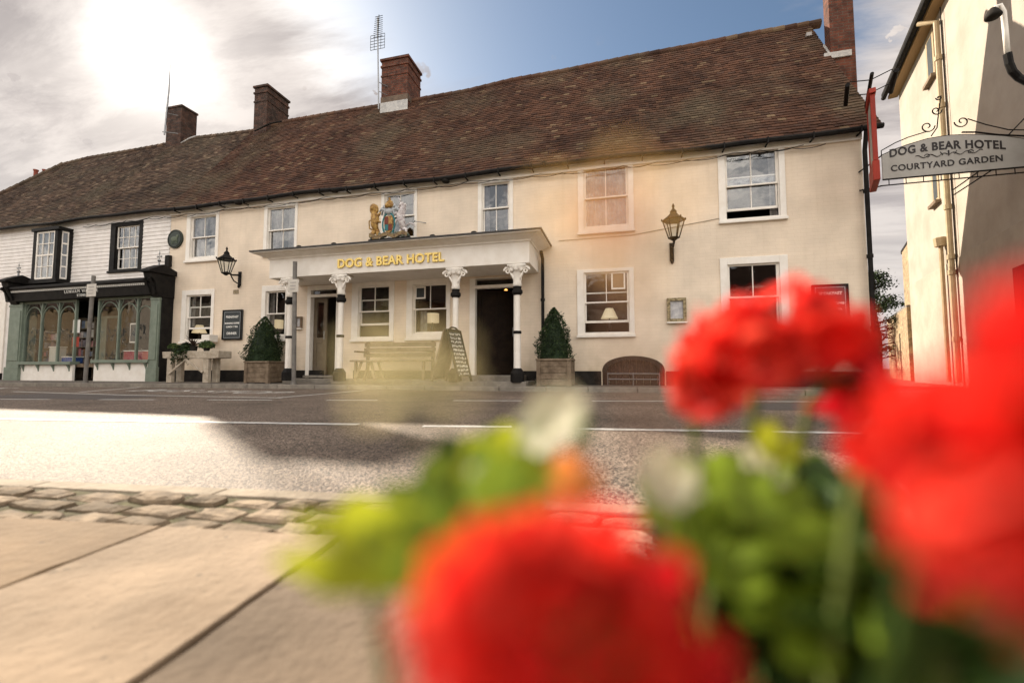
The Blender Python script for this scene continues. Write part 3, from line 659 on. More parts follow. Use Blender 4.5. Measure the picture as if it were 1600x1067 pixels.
def ridge_tiles(mb,x0,x1):
    x=x0
    while x<x1:
        w=.30; a=(x,RY,ridge(x)-.045); b=(x+w,RY,ridge(x+w)-.04); mb.tube([a,b],[.105,.115],10); x+=w-.01
hr=MB(); tile_field(hr,XL,XE,seed=3); hroof=hr.build('roof',M_tile,hotel,label='red brown clay tiled roof slope')
q=MB(); sheet(q,XL,XE); q.build('roof_deck',M_under,hroof)
q=MB(); ridge_tiles(q,XL,XE); q.build('ridge_tile',M_tile,hroof,smooth=False)
q=MB(); 
for k in range(46):
    t=k/46; zz=eave(XE)-.06+(ridge(XE)-eave(XE)+.06)*t-.10*math.sin(math.pi*t)*(.6+.4*math.sin(XE*.35))
    q.box(XE-.06,XE+.02,-.16+(RY+.16)*t,-.16+(RY+.16)*(t+1.02/46),zz-.07,zz+.005+.06/46)
q.build('verge',M_brickd,hroof)
HX=P(-130,372,0).x; HT=RX[0]
def hipx(t): return HX+(HT-HX)*t
srf=MB(); tile_field(srf,HX,XL,hip=hipx,seed=5); sroof=srf.build('roof',M_tiled,shop,label='lichened brown tiled roof greyed for sun-side glare, with a hipped left end')
q=MB(); sheet(q,HT,XL); 
e0=(HX,-.14,eave(HX)-.07); rp_=(HT,RY,RP[0].z-.03)
q.add([e0,(HT,-.14,eave(HT)-.07),rp_,(HX,BD+.1,EZ-.05),(HT,BD+.1,EZ-.05)],[(0,1,2),(3,2,4),(0,2,3)])
q.build('roof_deck',M_under,sroof)
q=MB(); ridge_tiles(q,HT,XL)
n=22
for i in range(n):
    a=Vector(e0).lerp(Vector(rp_),i/n); b=Vector(e0).lerp(Vector(rp_),(i+1)/n); q.tube([a+Vector((0,0,.02)),b+Vector((0,0,.035))],[.10,.11],8)
q.build('ridge_tile',M_tiled,sroof)
# chimneys (sub-parts of the roofs)
def chimney(parent,pxl,pxr,pxb,pyt,pyb,yf,m,name='chimney',corbel=True,flash=False,pots=0):
    a=P(pxl,(pyt+pyb)/2,yf).x; b=P(pxr,(pyt+pyb)/2,yf).x; zt=P(pxr,pyt,yf).z; zb=min(P(pxl,pyb,yf).z,ridge(a)-.2)-.9
    yb=depth_y(b,(zt+P(pxr,pyb,yf).z)/2,yf,pxb); mb=MB(); mb.box(a,b,yf,yb,zb,zt-.08)
    if corbel:
        mb.box(a-.03,b+.03,yf-.03,yb+.03,zt-.30,zt-.23); mb.box(a-.045,b+.045,yf-.045,yb+.045,zt-.079,zt)
        mb.box(a-.02,b+.02,yf-.02,yb+.02,zt-.62,zt-.56)
    else: mb.box(a-.03,b+.03,yf-.03,yb+.03,zt-.079,zt)
    mb.box(a+.08,b-.08,yf+.08,yb-.08,zt+.001,zt+.05)
    o=mb.build(name,m,parent,bevel=.008)
    print('chimney',round(a,2),round(b,2),round(yf,2),round(yb,2),round(zt,2))
    return a,b,yf,yb,zt,o
c1=chimney(sroof,260,283,307,164,224,2.6,M_brickd,corbel=False)
c2=chimney(hroof,397,417,450,132,205,2.5,M_brickd)
c3=chimney(hroof,596,637,657,86,166,2.45,M_brick)
fz=P(615,163,2.43).z
MB().box(c3[0]-.02,c3[1]+.02,2.42,2.449,fz-.25,fz+.10).build('lead_flashing',M_lead,hroof,bevel=.01,label='pale lead apron at the foot of the tall middle chimney')
MB().box(c3[0]-.012,c3[1]+.012,2.438,c3[3]+.012,fz+.10,fz+.30).build('chimney_haunch',mat('render_haunch',(.17,.12,.085),.8,col2=(.11,.08,.06),nscale=6),hroof)
# gable chimney rising beside the verge
yf=1.75; a=P(1297,60,yf).x; b=P(1336,60,yf).x
yb4=min((abs(proj((a,1.75+i*.02,10.6))[0]-1283),1.75+i*.02) for i in range(5,120))[1]; print('gable chimney',a,b,yb4)
g4=MB(); g4.box(a,b,yf,yb4,6.5,11.9); g4.box(a-.05,b+.05,yf-.05,yb4+.05,11.6,11.8); g4.build('chimney',M_brick,hroof,bevel=.006,label='tall red brick chimney at the gable end')
q=MB(); zf=P(1305,86,yf).z
q.box(a-.16,b-.10,yf-.05,yf-.005,zf-.10,zf+.05)
for k in range(8):
    t=k/8; q.box(a-.05,a-.004,yf+(yb4-yf)*t,yf+(yb4-yf)*(t+.13),zf+(ridge(a)-zf)*t*(yb4-yf)/(RY-yf)-.05,zf+.09+(ridge(a)-zf)*t*(yb4-yf)/(RY-yf))
q.build('lead_flashing',M_lead,hroof,bevel=.006,label='pale lead apron around the gable chimney')
MB().box(a-.28,a-.16,2.3,2.36,P(1282,50,2.3).z-.05,P(1282,50,2.3).z+.04).build('lead_tag',M_lead,hroof)
# lead pipe on the left chimney
# gutters, fascia board, cables
gu=MB(); n=60
pts=[(XL+(XE-XL)*i/n,-.20,eave(XL+(XE-XL)*i/n)-.125) for i in range(n+1)]
gu.tube(pts,.055,8); gb2=gu
for i in range(22):
    x=XL+.4+i*(XR-XL-.5)/21; gb2.box(x-.012,x+.012,-.20,-.0,eave(x)-.21,eave(x)-.185); gb2.box(x-.012,x+.012,-.262,-.20,eave(x)-.21,eave(x)-.08)
gu.build('gutter',M_black,hotel)
q=MB(); q.box(XL,XR,-.05,-.002,EZ-.24,EZ-.02); q.build('eaves_board',M_white,hotel,bevel=.01)
gu=MB(); pts=[(HX+(XL-HX)*i/n,-.19,eave(HX+(XL-HX)*i/n)-.12) for i in range(n+1)]; gu.tube(pts,.045,8); gu.build('gutter',M_black,shop)
def cable(pts,sag,r=.009,n=10):
    out=[]
    for a,b in zip(pts,pts[1:]):
        for i in range(n): t=i/n; out.append((a[0]+(b[0]-a[0])*t,a[1]+(b[1]-a[1])*t,a[2]+(b[2]-a[2])*t-sag*4*t*(1-t)))
    out.append(pts[-1]); return out
q=MB(); rnd=random.Random(4); hooks=[]; x=XL-3.5
while x<XR-.3: hooks.append((x,-.085,EZ-.27+rnd.uniform(-.04,.02))); x+=rnd.uniform(.5,1.0)
q.tube(cable(hooks,.045),.008,5); q.tube(cable([(h[0]+.2,h[1]-.02,h[2]+.03) for h in hooks[::2]],.06),.006,5)
q.build('eaves_cable',M_black,hotel,label='slack black cable looping along the wall under the gutter')
q=MB(); z=P(1010,355,0).z; q.tube([(1.62,-.012,P(880,376).z),(3.2,-.012,P(1000,367).z),(5.05,-.012,P(1120,342).z)],.007,5); q.build('wall_cable',M_creamr,hotel)
q=MB(); xd=P(1355,300,-.12).x; q.tube([(xd,-.2,EZ-.15),(xd,-.11,EZ-.5),(xd,-.10,.1)],.042,8)
for z in (1.2,2.6,3.9): q.lathe([(.055,0),(.055,.07)],(xd,-.10,z),8)
q.build('downpipe',M_black,hotel,label='black downpipe at the right corner of the hotel')
xd=P(848,450,-.10).x; q=MB(); q.tube([(xd,-.3,P(850,393,-.3).z),(xd,-.10,P(848,405,-.1).z),(xd,-.10,.12)],.040,8)
for z in (1.0,2.0): q.lathe([(.052,0),(.052,.06)],(xd,-.10,z),8)
q.build('downpipe',M_black,hotel,label='black downpipe at the right end of the porch')
# ---------------------------------------------------------------- porch canopy and columns
YF=-1.05; fa=P(420.5,437,YF); fb=P(827,408,YF); X0,X1=fa.x,fb.x; zb=(fa.z+fb.z)/2; zt=P(827,375,YF).z
print('canopy',X0,X1,fa.z,fb.z,zt,P(420,407,YF).z)
q=MB(); q.box(X0,X1,YF,-.001,zb,zt)
canopy=q.build('canopy',M_white,hotel,bevel=.006)
def mould(mb,prof):   # mitred moulding: list of (out, z)
    for (o0,z0),(o1,z1) in zip(prof,prof[1:]):
        A=[(X0-o0,-.001,z0),(X0-o0,YF-o0,z0),(X1+o0,YF-o0,z0),(X1+o0,-.001,z0)]; B=[(X0-o1,-.001,z1),(X0-o1,YF-o1,z1),(X1+o1,YF-o1,z1),(X1+o1,-.001,z1)]
        for i in range(3): mb.quad(A[i],A[i+1],B[i+1],B[i])
ct=P(838,359,YF-.28).z; cc=zt
q=MB(); h=ct-cc; mould(q,[(0,cc-.02),(.03,cc-.02),(.03,cc+.06*h/.35),(.05,cc+.09*h/.35),(.07,cc+.13*h/.35),(.12,cc+.18*h/.35),(.20,cc+.23*h/.35),(.20,cc+.27*h/.35),(.25,cc+.32*h/.35),(.29,ct-.02),(.29,ct)])
q.build('cornice',M_white,canopy)
q=MB(); mould(q,[(0,ct),(.32,ct+.003),(.32,ct+.035),(.20,ct+.05),(-.15,ct+.10)]); q.quad((X0+.15,-.001,ct+.1),(X0+.15,YF+.15,ct+.1),(X1-.15,YF+.15,ct+.1),(X1-.15,-.001,ct+.1))
q.build('lead_roof',mat('dark_lead_roof',(0.045,0.043,0.043),.5,col2=(.08,.075,.07),nscale=8,bump=.2),canopy)
q=MB(); 
for x in (X0+1.05,X0+2.0,X0+3.6,X1-2.1,X1-1.15): MB().ell((x,YF-.24,ct+.055),(.07,.05,.035)).build('roof_lump',M_plinth,canopy)
lx0=P(527,414,YF-.01); lx1=P(695,405,YF-.01); s_=(lx1.x-lx0.x)
textmesh('lettering','DOG & BEAR HOTEL',s_/9.6,M_gold,canopy,front((lx0.x+lx1.x)/2,YF-.022,(zb+zt)/2-.01),.02,.008,space=1.06,label='gilded capitals reading DOG & BEAR HOTEL',xs=.98)
M_colw=M_white
def column(px,first=False):
    x=P(px,520,-.95).x; y=-.93; q=MB()
    q.lathe([(.075,.44),(.072,1.2),(.064,1.2),(.062,2.05)],(x,y,0),20)
    col=q.build('column',M_colw,hotel,smooth=False)
    q=MB(); q.lathe([(.15,.16),(.15,.36),(.11,.42),(.085,.46)],(x,y,0),8); q.build('column_base',M_black,col,bevel=.006)
    q=MB(); q.lathe([(.085,1.19),(.09,1.22),(.085,1.25)],(x,y,0),16); q.build('column_ring',M_black,col)
    q=MB(); q.lathe([(.08,2.02),(.115,2.06),(.115,2.11),(.085,2.15),(.09,2.2)],(x,y,0),16); q.build('column_ring',M_black,col)
    q=MB(); z1=zb-.002; q.lathe([(.075,2.19),(.10,2.24),(.085,2.30),(.12,z1-.12),(.20,z1-.06)],(x,y,0),12); q.box(x-.2,x+.2,y-.11,y+.2,z1-.055,z1)
    for s in (-1,1):   # scrolled brackets either side
        pts=[]; rs=[]
        for i in range(22):
            a=i/21*math.pi*2.6; r=.085*(1-i/26); pts.append((x+s*(.20+ r*math.cos(a)*.9),y-.06,z1-.14+r*math.sin(a))); rs.append(.030*(1-i/40))
        q.tube(pts,rs,6); q.tube([(x+s*.03,y-.03,2.30),(x+s*.08,y-.05,2.40),(x+s*.2,y-.05,z1-.06)],[.03,.028,.02],8)
        q.ell((x+s*.1,y-.10,z1-.12),(.045,.03,.05))
    q.ell((x,y-.13,z1-.10),(.05,.035,.06))
    q.build('capital',M_colw,col,smooth=True)
for px in (451,531,711,808): column(px)
# ================================================================ the shop
M_goods=islandmat('packed_goods',[(0,(0.04,0.03,0.025)),(0.25,(0.25,0.12,0.05)),(0.45,(0.10,0.14,0.22)),(0.65,(0.35,0.28,0.18)),(0.85,(0.45,0.42,0.38)),(1,(0.30,0.05,0.06))],0.6,8,0.1)
shopholes=[]
YS=-.38
W0=P(8,500,YS).x; W1=P(247,500,YS).x
# upper windows
r=rectpx(173,223,347,424); g=rectpx(180.5,217.5,353,420); holes=[]
sash_window(shop,r,g,0,(4,2),(4,2),[(0,.5,0,.6),(.55,1,0,1)],M_glassd,frame=M_black,arch=M_black,label='black framed window of many small panes in the weatherboard')
uh=holes[-1]
# oriel bay
ox0,ox1=P(49,400,-.36).x,P(112,400,0).x; oz0,oz1=P(80,440,-.3).z,P(80,358,-.3).z
orl=MB(); Yb=-.34; xf0,xf1=ox0,P(87,400,Yb).x
orl.box(ox0-.03,ox1+.03,Yb-.05,-.001,oz1-.06,oz1+.04); orl.box(ox0-.02,ox1+.02,Yb-.04,-.001,oz0-.05,oz0+.07)
w1=(xf0+.10,xf1-.14)
oriel=MB(); oriel.v,oriel.f=orl.v,orl.f
for a,b in ((ox0,ox0+.14),(xf1-.10,xf1+.02)): oriel.box(a,b,Yb,-.002 if a==ox0 else Yb+.08,oz0+.07,oz1-.06)
xs1=ox1
# splayed side: from (xf1,Yb) to (ox1,0)
sa=Vector((xf1+.02,Yb+.04,0)); sb=Vector((xs1,-.03,0))
for t in (0.04,.96):
    p=sa.lerp(sb,t); oriel.obox((p.x,p.y,(oz0+oz1)/2),(.10,.07,oz1-oz0-.13),Matrix.Rotation(math.atan2(sb.y-sa.y,sb.x-sa.x),3,'Z'))
OR=oriel.build('oriel_window',M_black,shop,bevel=.006,label='black framed oriel bay window jutting from the weatherboard')
q=MB(); fr=.045
def grid(mb,A,B,z0,z1,nx,nz,t=.022,fr=.05,mid=True):
    A=Vector(A);B=Vector(B); d=(B-A)
    def vb(u,w,za,zb_): p=A+d*u; mb.obox((p.x,p.y,(za+zb_)/2),(w,.04,zb_-za),Matrix.Rotation(math.atan2(d.y,d.x),3,'Z'))
    for u in (fr/2/d.length,1-fr/2/d.length): vb(u,fr,z0,z1)
    for i in range(1,nx): vb(i/nx,t,z0,z1)
    for i in range(nz+1):
        z=z0+(z1-z0)*i/nz; w=fr if i in (0,nz) or (mid and i*2==nz) else t
        p=A+d*.5; mb.obox((p.x,p.y,z),(d.length-.002,.034,w),Matrix.Rotation(math.atan2(d.y,d.x),3,'Z'))
A=(w1[0]+.04,Yb+.03,0); B=(w1[1]+.04,Yb+.03,0); grid(q,A,B,oz0+.12,oz1-.1,3,4)
q.build('sash',M_white,OR)
q=MB(); dS=(sb-sa); A2=sa+dS*.14; B2=sa+dS*.86; grid(q,A2,B2,oz0+.12,oz1-.1,1,4,fr=.05,mid=False,t=.05); q.build('sash',M_white,OR)
q=MB(); q.quad((A[0],Yb+.03,oz0+.1),(B[0],Yb+.03,oz0+.1),(B[0],Yb+.03,oz1-.1),(A[0],Yb+.03,oz1-.1)); q.quad((A2.x,A2.y,oz0+.1),(B2.x,B2.y,oz0+.1),(B2.x,B2.y,oz1-.1),(A2.x,A2.y,oz1-.1)); q.build('pane',M_glassd,OR)
for u0,u1,zz in ((.25,.62,oz0+.1),(.7,1,oz0+.1)):
    q=MB(); pr=None
    for i in range(14):
        x=A[0]+(B[0]-A[0])*(u0+(u1-u0)*i/13); y=Yb+.12+.02*math.sin(i*1.5)
        if pr: q.quad((pr[0],pr[1],zz),(x,y,zz),(x,y,oz1-.1),(pr[0],pr[1],oz1-.1))
        pr=(x,y)
    q.build('curtain',M_curt,OR,smooth=True)
# weatherboards
wb=MB(); pitch=.118; zf0=P(100,560,0).z; zlow=3.05; z=zlow; k=0
shh=[[uh[0],uh[1],uh[2]-.05,uh[3]+.01],[ox0+.05,ox1-.02,oz0,oz1]]
while z<EZ+.02:
    z1=z+pitch; spans=[(HX,XL-.004)]
    for h in shh:
        if h[2]<z+pitch*.5<h[3]:
            ns=[]
            for a,b in spans:
                if h[0]>a and h[1]<b: ns+=[(a,h[0]),(h[1],b)]
                else: ns.append((a,b))
            spans=ns
    jz=.004*math.sin(k*1.7)
    for a,b in spans:
        x=a
        while x<b:
            e=min(b,x+random.uniform(2.2,4.5)); 
            if b-e<.5: e=b
            wv=[.003*math.sin(x*1.3+k),.003*math.sin(e*1.3+k)]
            wb.add([(x,-.017,z+jz+wv[0]),(e-.002,-.017,z+jz+wv[1]),(e-.002,-.004,z1+jz),(x,-.004,z1+jz),(x,-.001,z+jz),(e-.002,-.001,z+jz)],[(0,1,2,3),(0,4,5,1)]); x=e
    z=z1; k+=1
wb.build('weatherboard',M_board,shop)
q=MB(); 
for h in shh: pass
X=[HX,shh[1][0],shh[1][1],shh[0][0],shh[0][1],XL]; Z=sorted({2.9,shh[0][2],shh[0][3],shh[1][2],shh[1][3],EZ+.03})
for a,b in zip(X,X[1:]):
    for c,d in zip(Z,Z[1:]):
        cx,cz=(a+b)/2,(c+d)/2
        if any(h[0]<cx<h[1] and h[2]<cz<h[3] for h in shh): continue
        q.quad((a,0,c),(b,0,c),(b,0,d),(a,0,d))
q.quad((HX,0,0),(W0,0,0),(W0,0,2.9),(HX,0,2.9)); q.quad((W1,0,0),(XL,0,0),(XL,0,2.9),(W1,0,2.9))
q.quad((HX,0,0),(HX,BD,0),(HX,BD,EZ),(HX,0,EZ)); q.quad((HX,BD,0),(XL,BD,0),(XL,BD,EZ),(HX,BD,EZ))
q.build('wall',M_board,shop)
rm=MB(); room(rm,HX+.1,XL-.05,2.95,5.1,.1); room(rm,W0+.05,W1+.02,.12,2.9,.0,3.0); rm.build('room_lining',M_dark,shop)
# neighbour door far left
q=MB(); xa=P(-60,520,-.02).x; xb=P(7,520,-.02).x
for i in range(8): q.box(xa+(xb-xa)*i/8+.004,xa+(xb-xa)*(i+1)/8-.004,-.04,-.001,.3,P(0,470,0).z)
q.build('door',M_white,shop,bevel=.004,label='pale boarded door at the far left edge')
MB().box(xa,xb,-.05,-.002,.05,.299).build('plinth',M_plinth,shop)
# pilasters
sf=shop
fz0,fz1=2.55,2.86
def pilaster(px0,px1,lab):
    a=P(px0,540,YS).x; b=P(px1,540,YS).x; q=MB(); q.box(a,b,YS,-.001,.5,2.56); q.box(a-.03,b+.03,YS-.03,-.002,.06,.5); q.box(a-.015,b+.015,YS-.015,-.0015,2.42,2.48); q.box(a+.05,b-.05,YS-.018,YS,.7,2.3)
    p=q.build('pilaster',M_sage,sf,bevel=.008,label=lab); return a,b
pa=pilaster(11,31,'sage green pilaster at the left end of the shopfront'); pb=pilaster(232,246,'sage green pilaster at the right end of the shopfront')
q=MB(); q.box(pb[1]+.035,XL-.0+.02,-.33,-.003,.06,3.0); q.build('side_board',M_black,shop,bevel=.01)
# fascia canted, with lead roof and dentil fret
q=MB(); fa0=pa[0]+.02; fb0=pb[1]-.02
q.profx([(-.50,2.57),(-.56,2.90),(-.66,2.93),(-.66,2.99),(-.10,3.18),(-.001,3.18),(-.001,2.57)],fa0,fb0)
fascia=q.build('shop_fascia',M_black,shop,bevel=.006)
q=MB(); n=72; 
for i in range(n):
    x=fa0+.35+(fb0-fa0-.7)*i/(n-1); q.box(x-.016,x+.016,-.580,-.555,2.835,2.885)
q.box(fa0+.35,fb0-.35,-.578,-.556,2.886,2.897); q.build('fret',M_chalk,fascia)
tilt=Matrix.Rotation(R(90)+math.atan2(.06,.33),4,'X')
mx_=(P(84,455,-.55).x+P(171,448,-.55).x)/2
textmesh('lettering','LENHAM VILLAGE',.135,M_chalk,fascia,Matrix.Translation((mx_,-.551,2.765))@tilt,.004,.0,space=1.35,label='pale capitals reading LENHAM VILLAGE STORE')
textmesh('lettering','STORE',.10,M_chalk,fascia,Matrix.Translation((mx_,-.531,2.645))@tilt,.004,.001,space=1.3)
# consoles with finials
def console(px,lab):
    x=P(px,445,-.45).x; q=MB(); w=.30
    q.profx([(-.001,2.5),(-.44,2.5),(-.50,2.62),(-.56,2.9),(-.66,3.02),(-.70,3.16),(-.001,3.16)],x-w/2,x+w/2)
    q.profx([(-.001,3.161),(-.78,3.161),(-.78,3.22),(-.38,3.44),(-.001,3.30)],x-w/2-.06,x+w/2+.06)
    for s in (-1,1): q.tube([(x+s*.09,-.52,2.6),(x+s*.09,-.585,2.8),(x+s*.09,-.70,3.0)],[.03,.03,.045],6)
    c=q.build('console',M_black,shop,bevel=.012,label=lab)
    q=MB(); q.lathe([(.03,3.40),(.02,3.52),(.05,3.56),(.02,3.60)],(x,-.38,0),8); q.tube([(x,-.38,3.55),(x,-.38,3.88)],[.012,.004],6); q.tube([(x-.10,-.38,3.68),(x+.10,-.38,3.68)],.010,6)
    for s in (-1,1): q.ell((x+s*.06,-.38,3.68),(.035,.015,.03))
    q.ell((x,-.38,3.78),(.02,.015,.035)); q.build('finial',M_steel,c)
console(23,'black console with a finial at the left end of the fascia'); console(243,'black console with a finial at the right end of the fascia')
# arched window bays
def bay(edges,ytop,ybot,lab,splay=False):
    zt_=2.56; zs=P((edges[0]+edges[-1])/2,ybot,YS).z
    X=[P(e,520,YS).x for e in edges]; q=MB(); y=YS+.06
    for i,x in enumerate(X): q.box(x-.025,x+.025,y,y+.07,zs,zt_)
    q.box(X[0]-.06,X[-1]+.06,y-.10,y+.16,zs-.09,zs)
    q.box(X[0]-.03,X[-1]+.03,y-.001,y+.06,2.50,2.57)
    for a,b in zip(X,X[1:]):
        m=(a+b)/2; h=(b-a)/2-.01; pts=[(m+h*math.cos(math.pi*i/14),y+.03,zt_-.62+h*1.25*math.sin(math.pi*i/14)) for i in range(15)]
        q.tube(pts,.018,6)
        for s in (-1,1): q.tube([(m+s*h*.98,y+.03,zt_-.3),(m+s*h*.6,y+.03,zt_-.06)],.012,6)
    w=q.build('shop_window',M_sage,shop,bevel=.004,label=lab)
    q=MB(); q.quad((X[0],y+.035,zs),(X[-1],y+.035,zs),(X[-1],y+.035,zt_),(X[0],y+.035,zt_)); q.build('pane',M_shopg,w)
    q=MB(); q.box(X[0]-.04,X[-1]+.04,YS+.05,YS+.12,.07,zs-.09); 
    s_=q.build('stall_riser',M_white,shop,bevel=.006)
    for e in (.06,.36,.66,.96) if len(X)>3 else (.05,.5,.95):
        x=X[0]+(X[-1]-X[0])*e; MB().profx([(YS+.049,zs-.10),(YS-.03,zs-.10),(YS+.03,zs-.22),(YS+.049,zs-.3)],x-.025,x+.025).build('bracket',M_sage,s_)
    return X,zs
BX1,zs1=bay([33,59,86,112],400,565,'three arched lights left of the shop door'); BX2,zs2=bay([148,180,209,232],395,562,'three arched lights right of the shop door')
# recessed door
q=MB(); a=BX1[-1]+.03; b=BX2[0]-.03
q.box(a,a+.05,.30,.36,.12,2.55); q.box(b-.05,b,.30,.36,.12,2.55); q.box(a+.05,b-.05,.30,.36,2.05,2.12); q.box(a+.05,a+.32,.31,.35,.12,2.05)
d_=q.build('door',M_sage,shop,bevel=.004,label='dark recessed shop door between the two arched bays')
q=MB(); q.box(a+.32,b-.051,.315,.345,.13,.8); q.box(a+.32,a+.40,.315,.345,.8,2.045); q.box(b-.13,b-.051,.315,.345,.8,2.045); q.build('door_leaf',M_black,d_,bevel=.004)
MB().quad((a+.4,.33,.8),(b-.13,.33,.8),(b-.13,.33,2.04),(a+.4,.33,2.04)).build('door_pane',M_glass,d_)
for x,s in ((BX1[-1]+.0,1),(BX2[0],-1)):
    MB().quad((x,YS+.1,.5),(x+s*.02,.3,.5),(x+s*.02,.3,2.55),(x,YS+.1,2.55)).build('return_pane',M_glass,shop)
# things inside the shop window
def goods(x0,x1,y,z0,rows,h,label,name='goods_shelf'):
    t=thing(name,((x0+x1)/2,y,.12),label,'shelf','stocked shelves inside the shop')
    q=MB(); q.box(x0,x0+.02,y,y+.3,.12,z0+rows*h+.05); q.box(x1-.02,x1,y,y+.3,.12,z0+rows*h+.05)
    for k in range(rows+1): q.box(x0+.02,x1-.02,y,y+.3,z0+k*h-.02,z0+k*h)
    q.build('shelf',M_wood,t)
    g=MB()
    for k in range(rows):
        x=x0+.04
        while x<x1-.12:
            w=random.uniform(.06,.16); hh_=random.uniform(.5,.85)*h; g.box(x,x+w-.01,y+.03,y+.25,z0+k*h+.001,z0+k*h+hh_); x+=w
    g.build('packets',M_goods,t)
goods(BX1[0]+.02,BX1[1]-.05,.15,.6,4,.26,'stocked shelf behind the leftmost arched light')
goods(BX1[2]-.1,BX1[3]-.08,.25,.55,5,.30,'tall stocked shelf beside the shop door')
goods(BX2[1]+.1,BX2[2]+.3,.9,.6,4,.30,'stocked shelf deep inside the right bay')
def crate(x,y,z,m,label,w=.5,h=.25):
    t=thing('display_crate',(x,y,z),label,'crate'); q=MB(); q.box(x-w/2,x+w/2,y-.14,y+.14,z,z+h)
    q.build('crate_body',m,t,bevel=.03); q=MB(); q.box(x-w/2-.01,x+w/2+.01,y-.15,y+.15,z+h,z+h+.03); q.build('crate_lid',M_white,t,bevel=.008)
crate(BX2[1]+.45,-.05,.66,mat('mirrored_car_crimson',(0.35,0.03,0.06),.4),'crimson crate added for a mirrored red car, behind the middle light of the right bay',.75,.30)  # added crate, stands in for a red car mirrored in the pane
crate(BX2[2]+.35,-.05,.66,mat('mirrored_car_red',(0.40,0.045,0.04),.5),'red crate added for a mirrored red car, behind the rightmost arched light',.55,.30)  # second added crate, the rest of the mirrored red car
crate(BX1[2]+.25,-.05,.62,mat('blue_card',(0.04,0.09,0.30),.5),'blue crate beside the shop door window',.5,.18)
crate(BX1[1]+.3,-.02,.62,mat('white_card',(0.6,0.57,0.5),.6),'white box in the middle of the left bay',.32,.5)
q=MB(); q.box(W0+.05,W1-.02,-.22,.12,.5,.6); q.build('window_bench',M_wood,shop)
# poster in the window
t=thing('window_poster',(BX2[1]+.62,YS+.12,1.2),'small dark poster hanging in the right shop bay','poster'); q=MB(); q.box(BX2[1]+.42,BX2[1]+.68,YS+.12,YS+.125,1.25,1.75); q.build('poster_sheet',M_slate,t)
q=MB(); q.box(BX2[1]+.39,BX2[1]+.71,YS+.127,YS+.132,1.21,1.79); q.build('poster_mount',M_white,t)
t=thing('door_notice',(BX1[2]+.9,0,1.4),'white notice with a red panel beside the shop door','notice'); xn=P(118,520,YS+.11).x
q=MB(); q.box(xn-.14,xn+.16,YS+.115,YS+.12,1.55,1.95); q.build('notice_sheet',M_chalk,t); q=MB(); q.box(xn-.14,xn+.16,YS+.115,YS+.12,1.12,1.42); q.build('notice_panel',mat('red_notice',(.35,.06,.04),.5),t)
# far-left chimney with two pots, rear of the hipped roof
cx0=P(36,290,4.5); cx1=P(64,285,4.5)
ch=MB().box(cx0.x,cx1.x,4.5,5.1,6.0,cx0.z); cho=ch.build('chimney',M_brickd,sroof,bevel=.01)
for px in (50,64): 
    p=P(px,265,4.6); MB().lathe([(.10,0),(.085,.1),(.08,p.z-cx0.z),(.105,p.z-cx0.z+.01),(.105,p.z-cx0.z+.07)],(p.x,4.75,cx0.z-.02),12).build('chimney_pot',mat('terracotta',(.22,.06,.04),.8),sroof,label=None)
# ================================================================ opposite terrace (lit by the sun, seen only as reflections)
M_flintb=brickmat('tan_brick',(0.38,0.27,0.15),(0.28,0.20,0.12),(0.40,0.34,0.26),1.0,.8,False,.9)
def townhouse(x0,x1,y,h,m,label):
    t=thing('town_house',((x0+x1)/2,y-3,0),label,'house','houses across the square')
    q=MB(); q.box(x0,x1,y-6,y,0,h); q.build('wall',m,t)
    n=max(2,int((x1-x0)/2.6))
    for i in range(n):
        for z in (.9,3.6):
            x=x0+(x1-x0)*(i+.5)/n
            f=MB(); f.box(x-.55,x+.55,y+.001,y+.04,z,z+1.5); f=f.build('window',M_white,t)
            MB().quad((x-.47,y+.045,z+.08),(x+.47,y+.045,z+.08),(x+.47,y+.045,z+1.42),(x-.47,y+.045,z+1.42)).build('pane',M_slate,f)
    q=MB(); q.add([(x0-.2,y+.3,h),(x1+.2,y+.3,h),(x1+.2,y-3,h+2.8),(x0-.2,y-3,h+2.8),(x0-.2,y-6.3,h),(x1+.2,y-6.3,h)],[(0,1,2,3),(3,2,5,4),(0,3,4),(1,5,2)]); q.build('roof',M_brickd,t)
townhouse(-95,-68,-26,8.5,M_creamr,'cream house across the square, furthest left'); townhouse(-67.5,-50,-27,7.5,M_flintb,'yellow brick house across the square'); townhouse(-49.5,-34.5,-26.5,8,M_creamr,'cream house across the square, second from left')
townhouse(-34,-20,-27,6,M_creamr,'cream house across the square, leftmost'); townhouse(-19.5,-7,-27.5,6.6,M_brick,'red brick house across the square')
townhouse(-6.5,7,-27,5.8,M_creamr,'cream house across the square, behind the camera'); townhouse(7.5,20,-26.5,6.4,M_white,'white house across the square')
# ================================================================ right-hand white building
bx=Vector((12.45,7.5,0)); bd=Vector((-.276,-.961,0)).normalized(); bn=Vector((bd.y,-bd.x,0)) # bn points away from the alley?
if bn.x>0: bn=-bn
bldg=thing('white_building',(16,3,0),'tall cream rendered building with drainpipes, at the right edge beyond the alley','building')
def BW(t,z,o=0): p=bx+bd*t+bn*o; return (p.x,p.y,z)
def wallt(px,py,o=0): # where a sight line meets the alley wall
    r=ray(px,py); c=bx+bn*o; tt=(c-CAM).dot(bn)/r.dot(bn); p=CAM+r*tt; return (p-c).dot(bd),p.z
HZ=10.05
q=MB(); L_=9.2
def blockq(t0,t1,z0,z1,o0,o1,mb):
    v=[BW(t,z,o) for z in (z0,z1) for t,o in ((t0,o0),(t1,o0),(t1,o1),(t0,o1))]; mb.add(v,[(0,3,2,1),(4,5,6,7),(0,1,5,4),(1,2,6,5),(2,3,7,6),(3,0,4,7)])
blockq(0,L_,0,HZ,0,-8,q); q.build('wall',M_creamr,bldg)
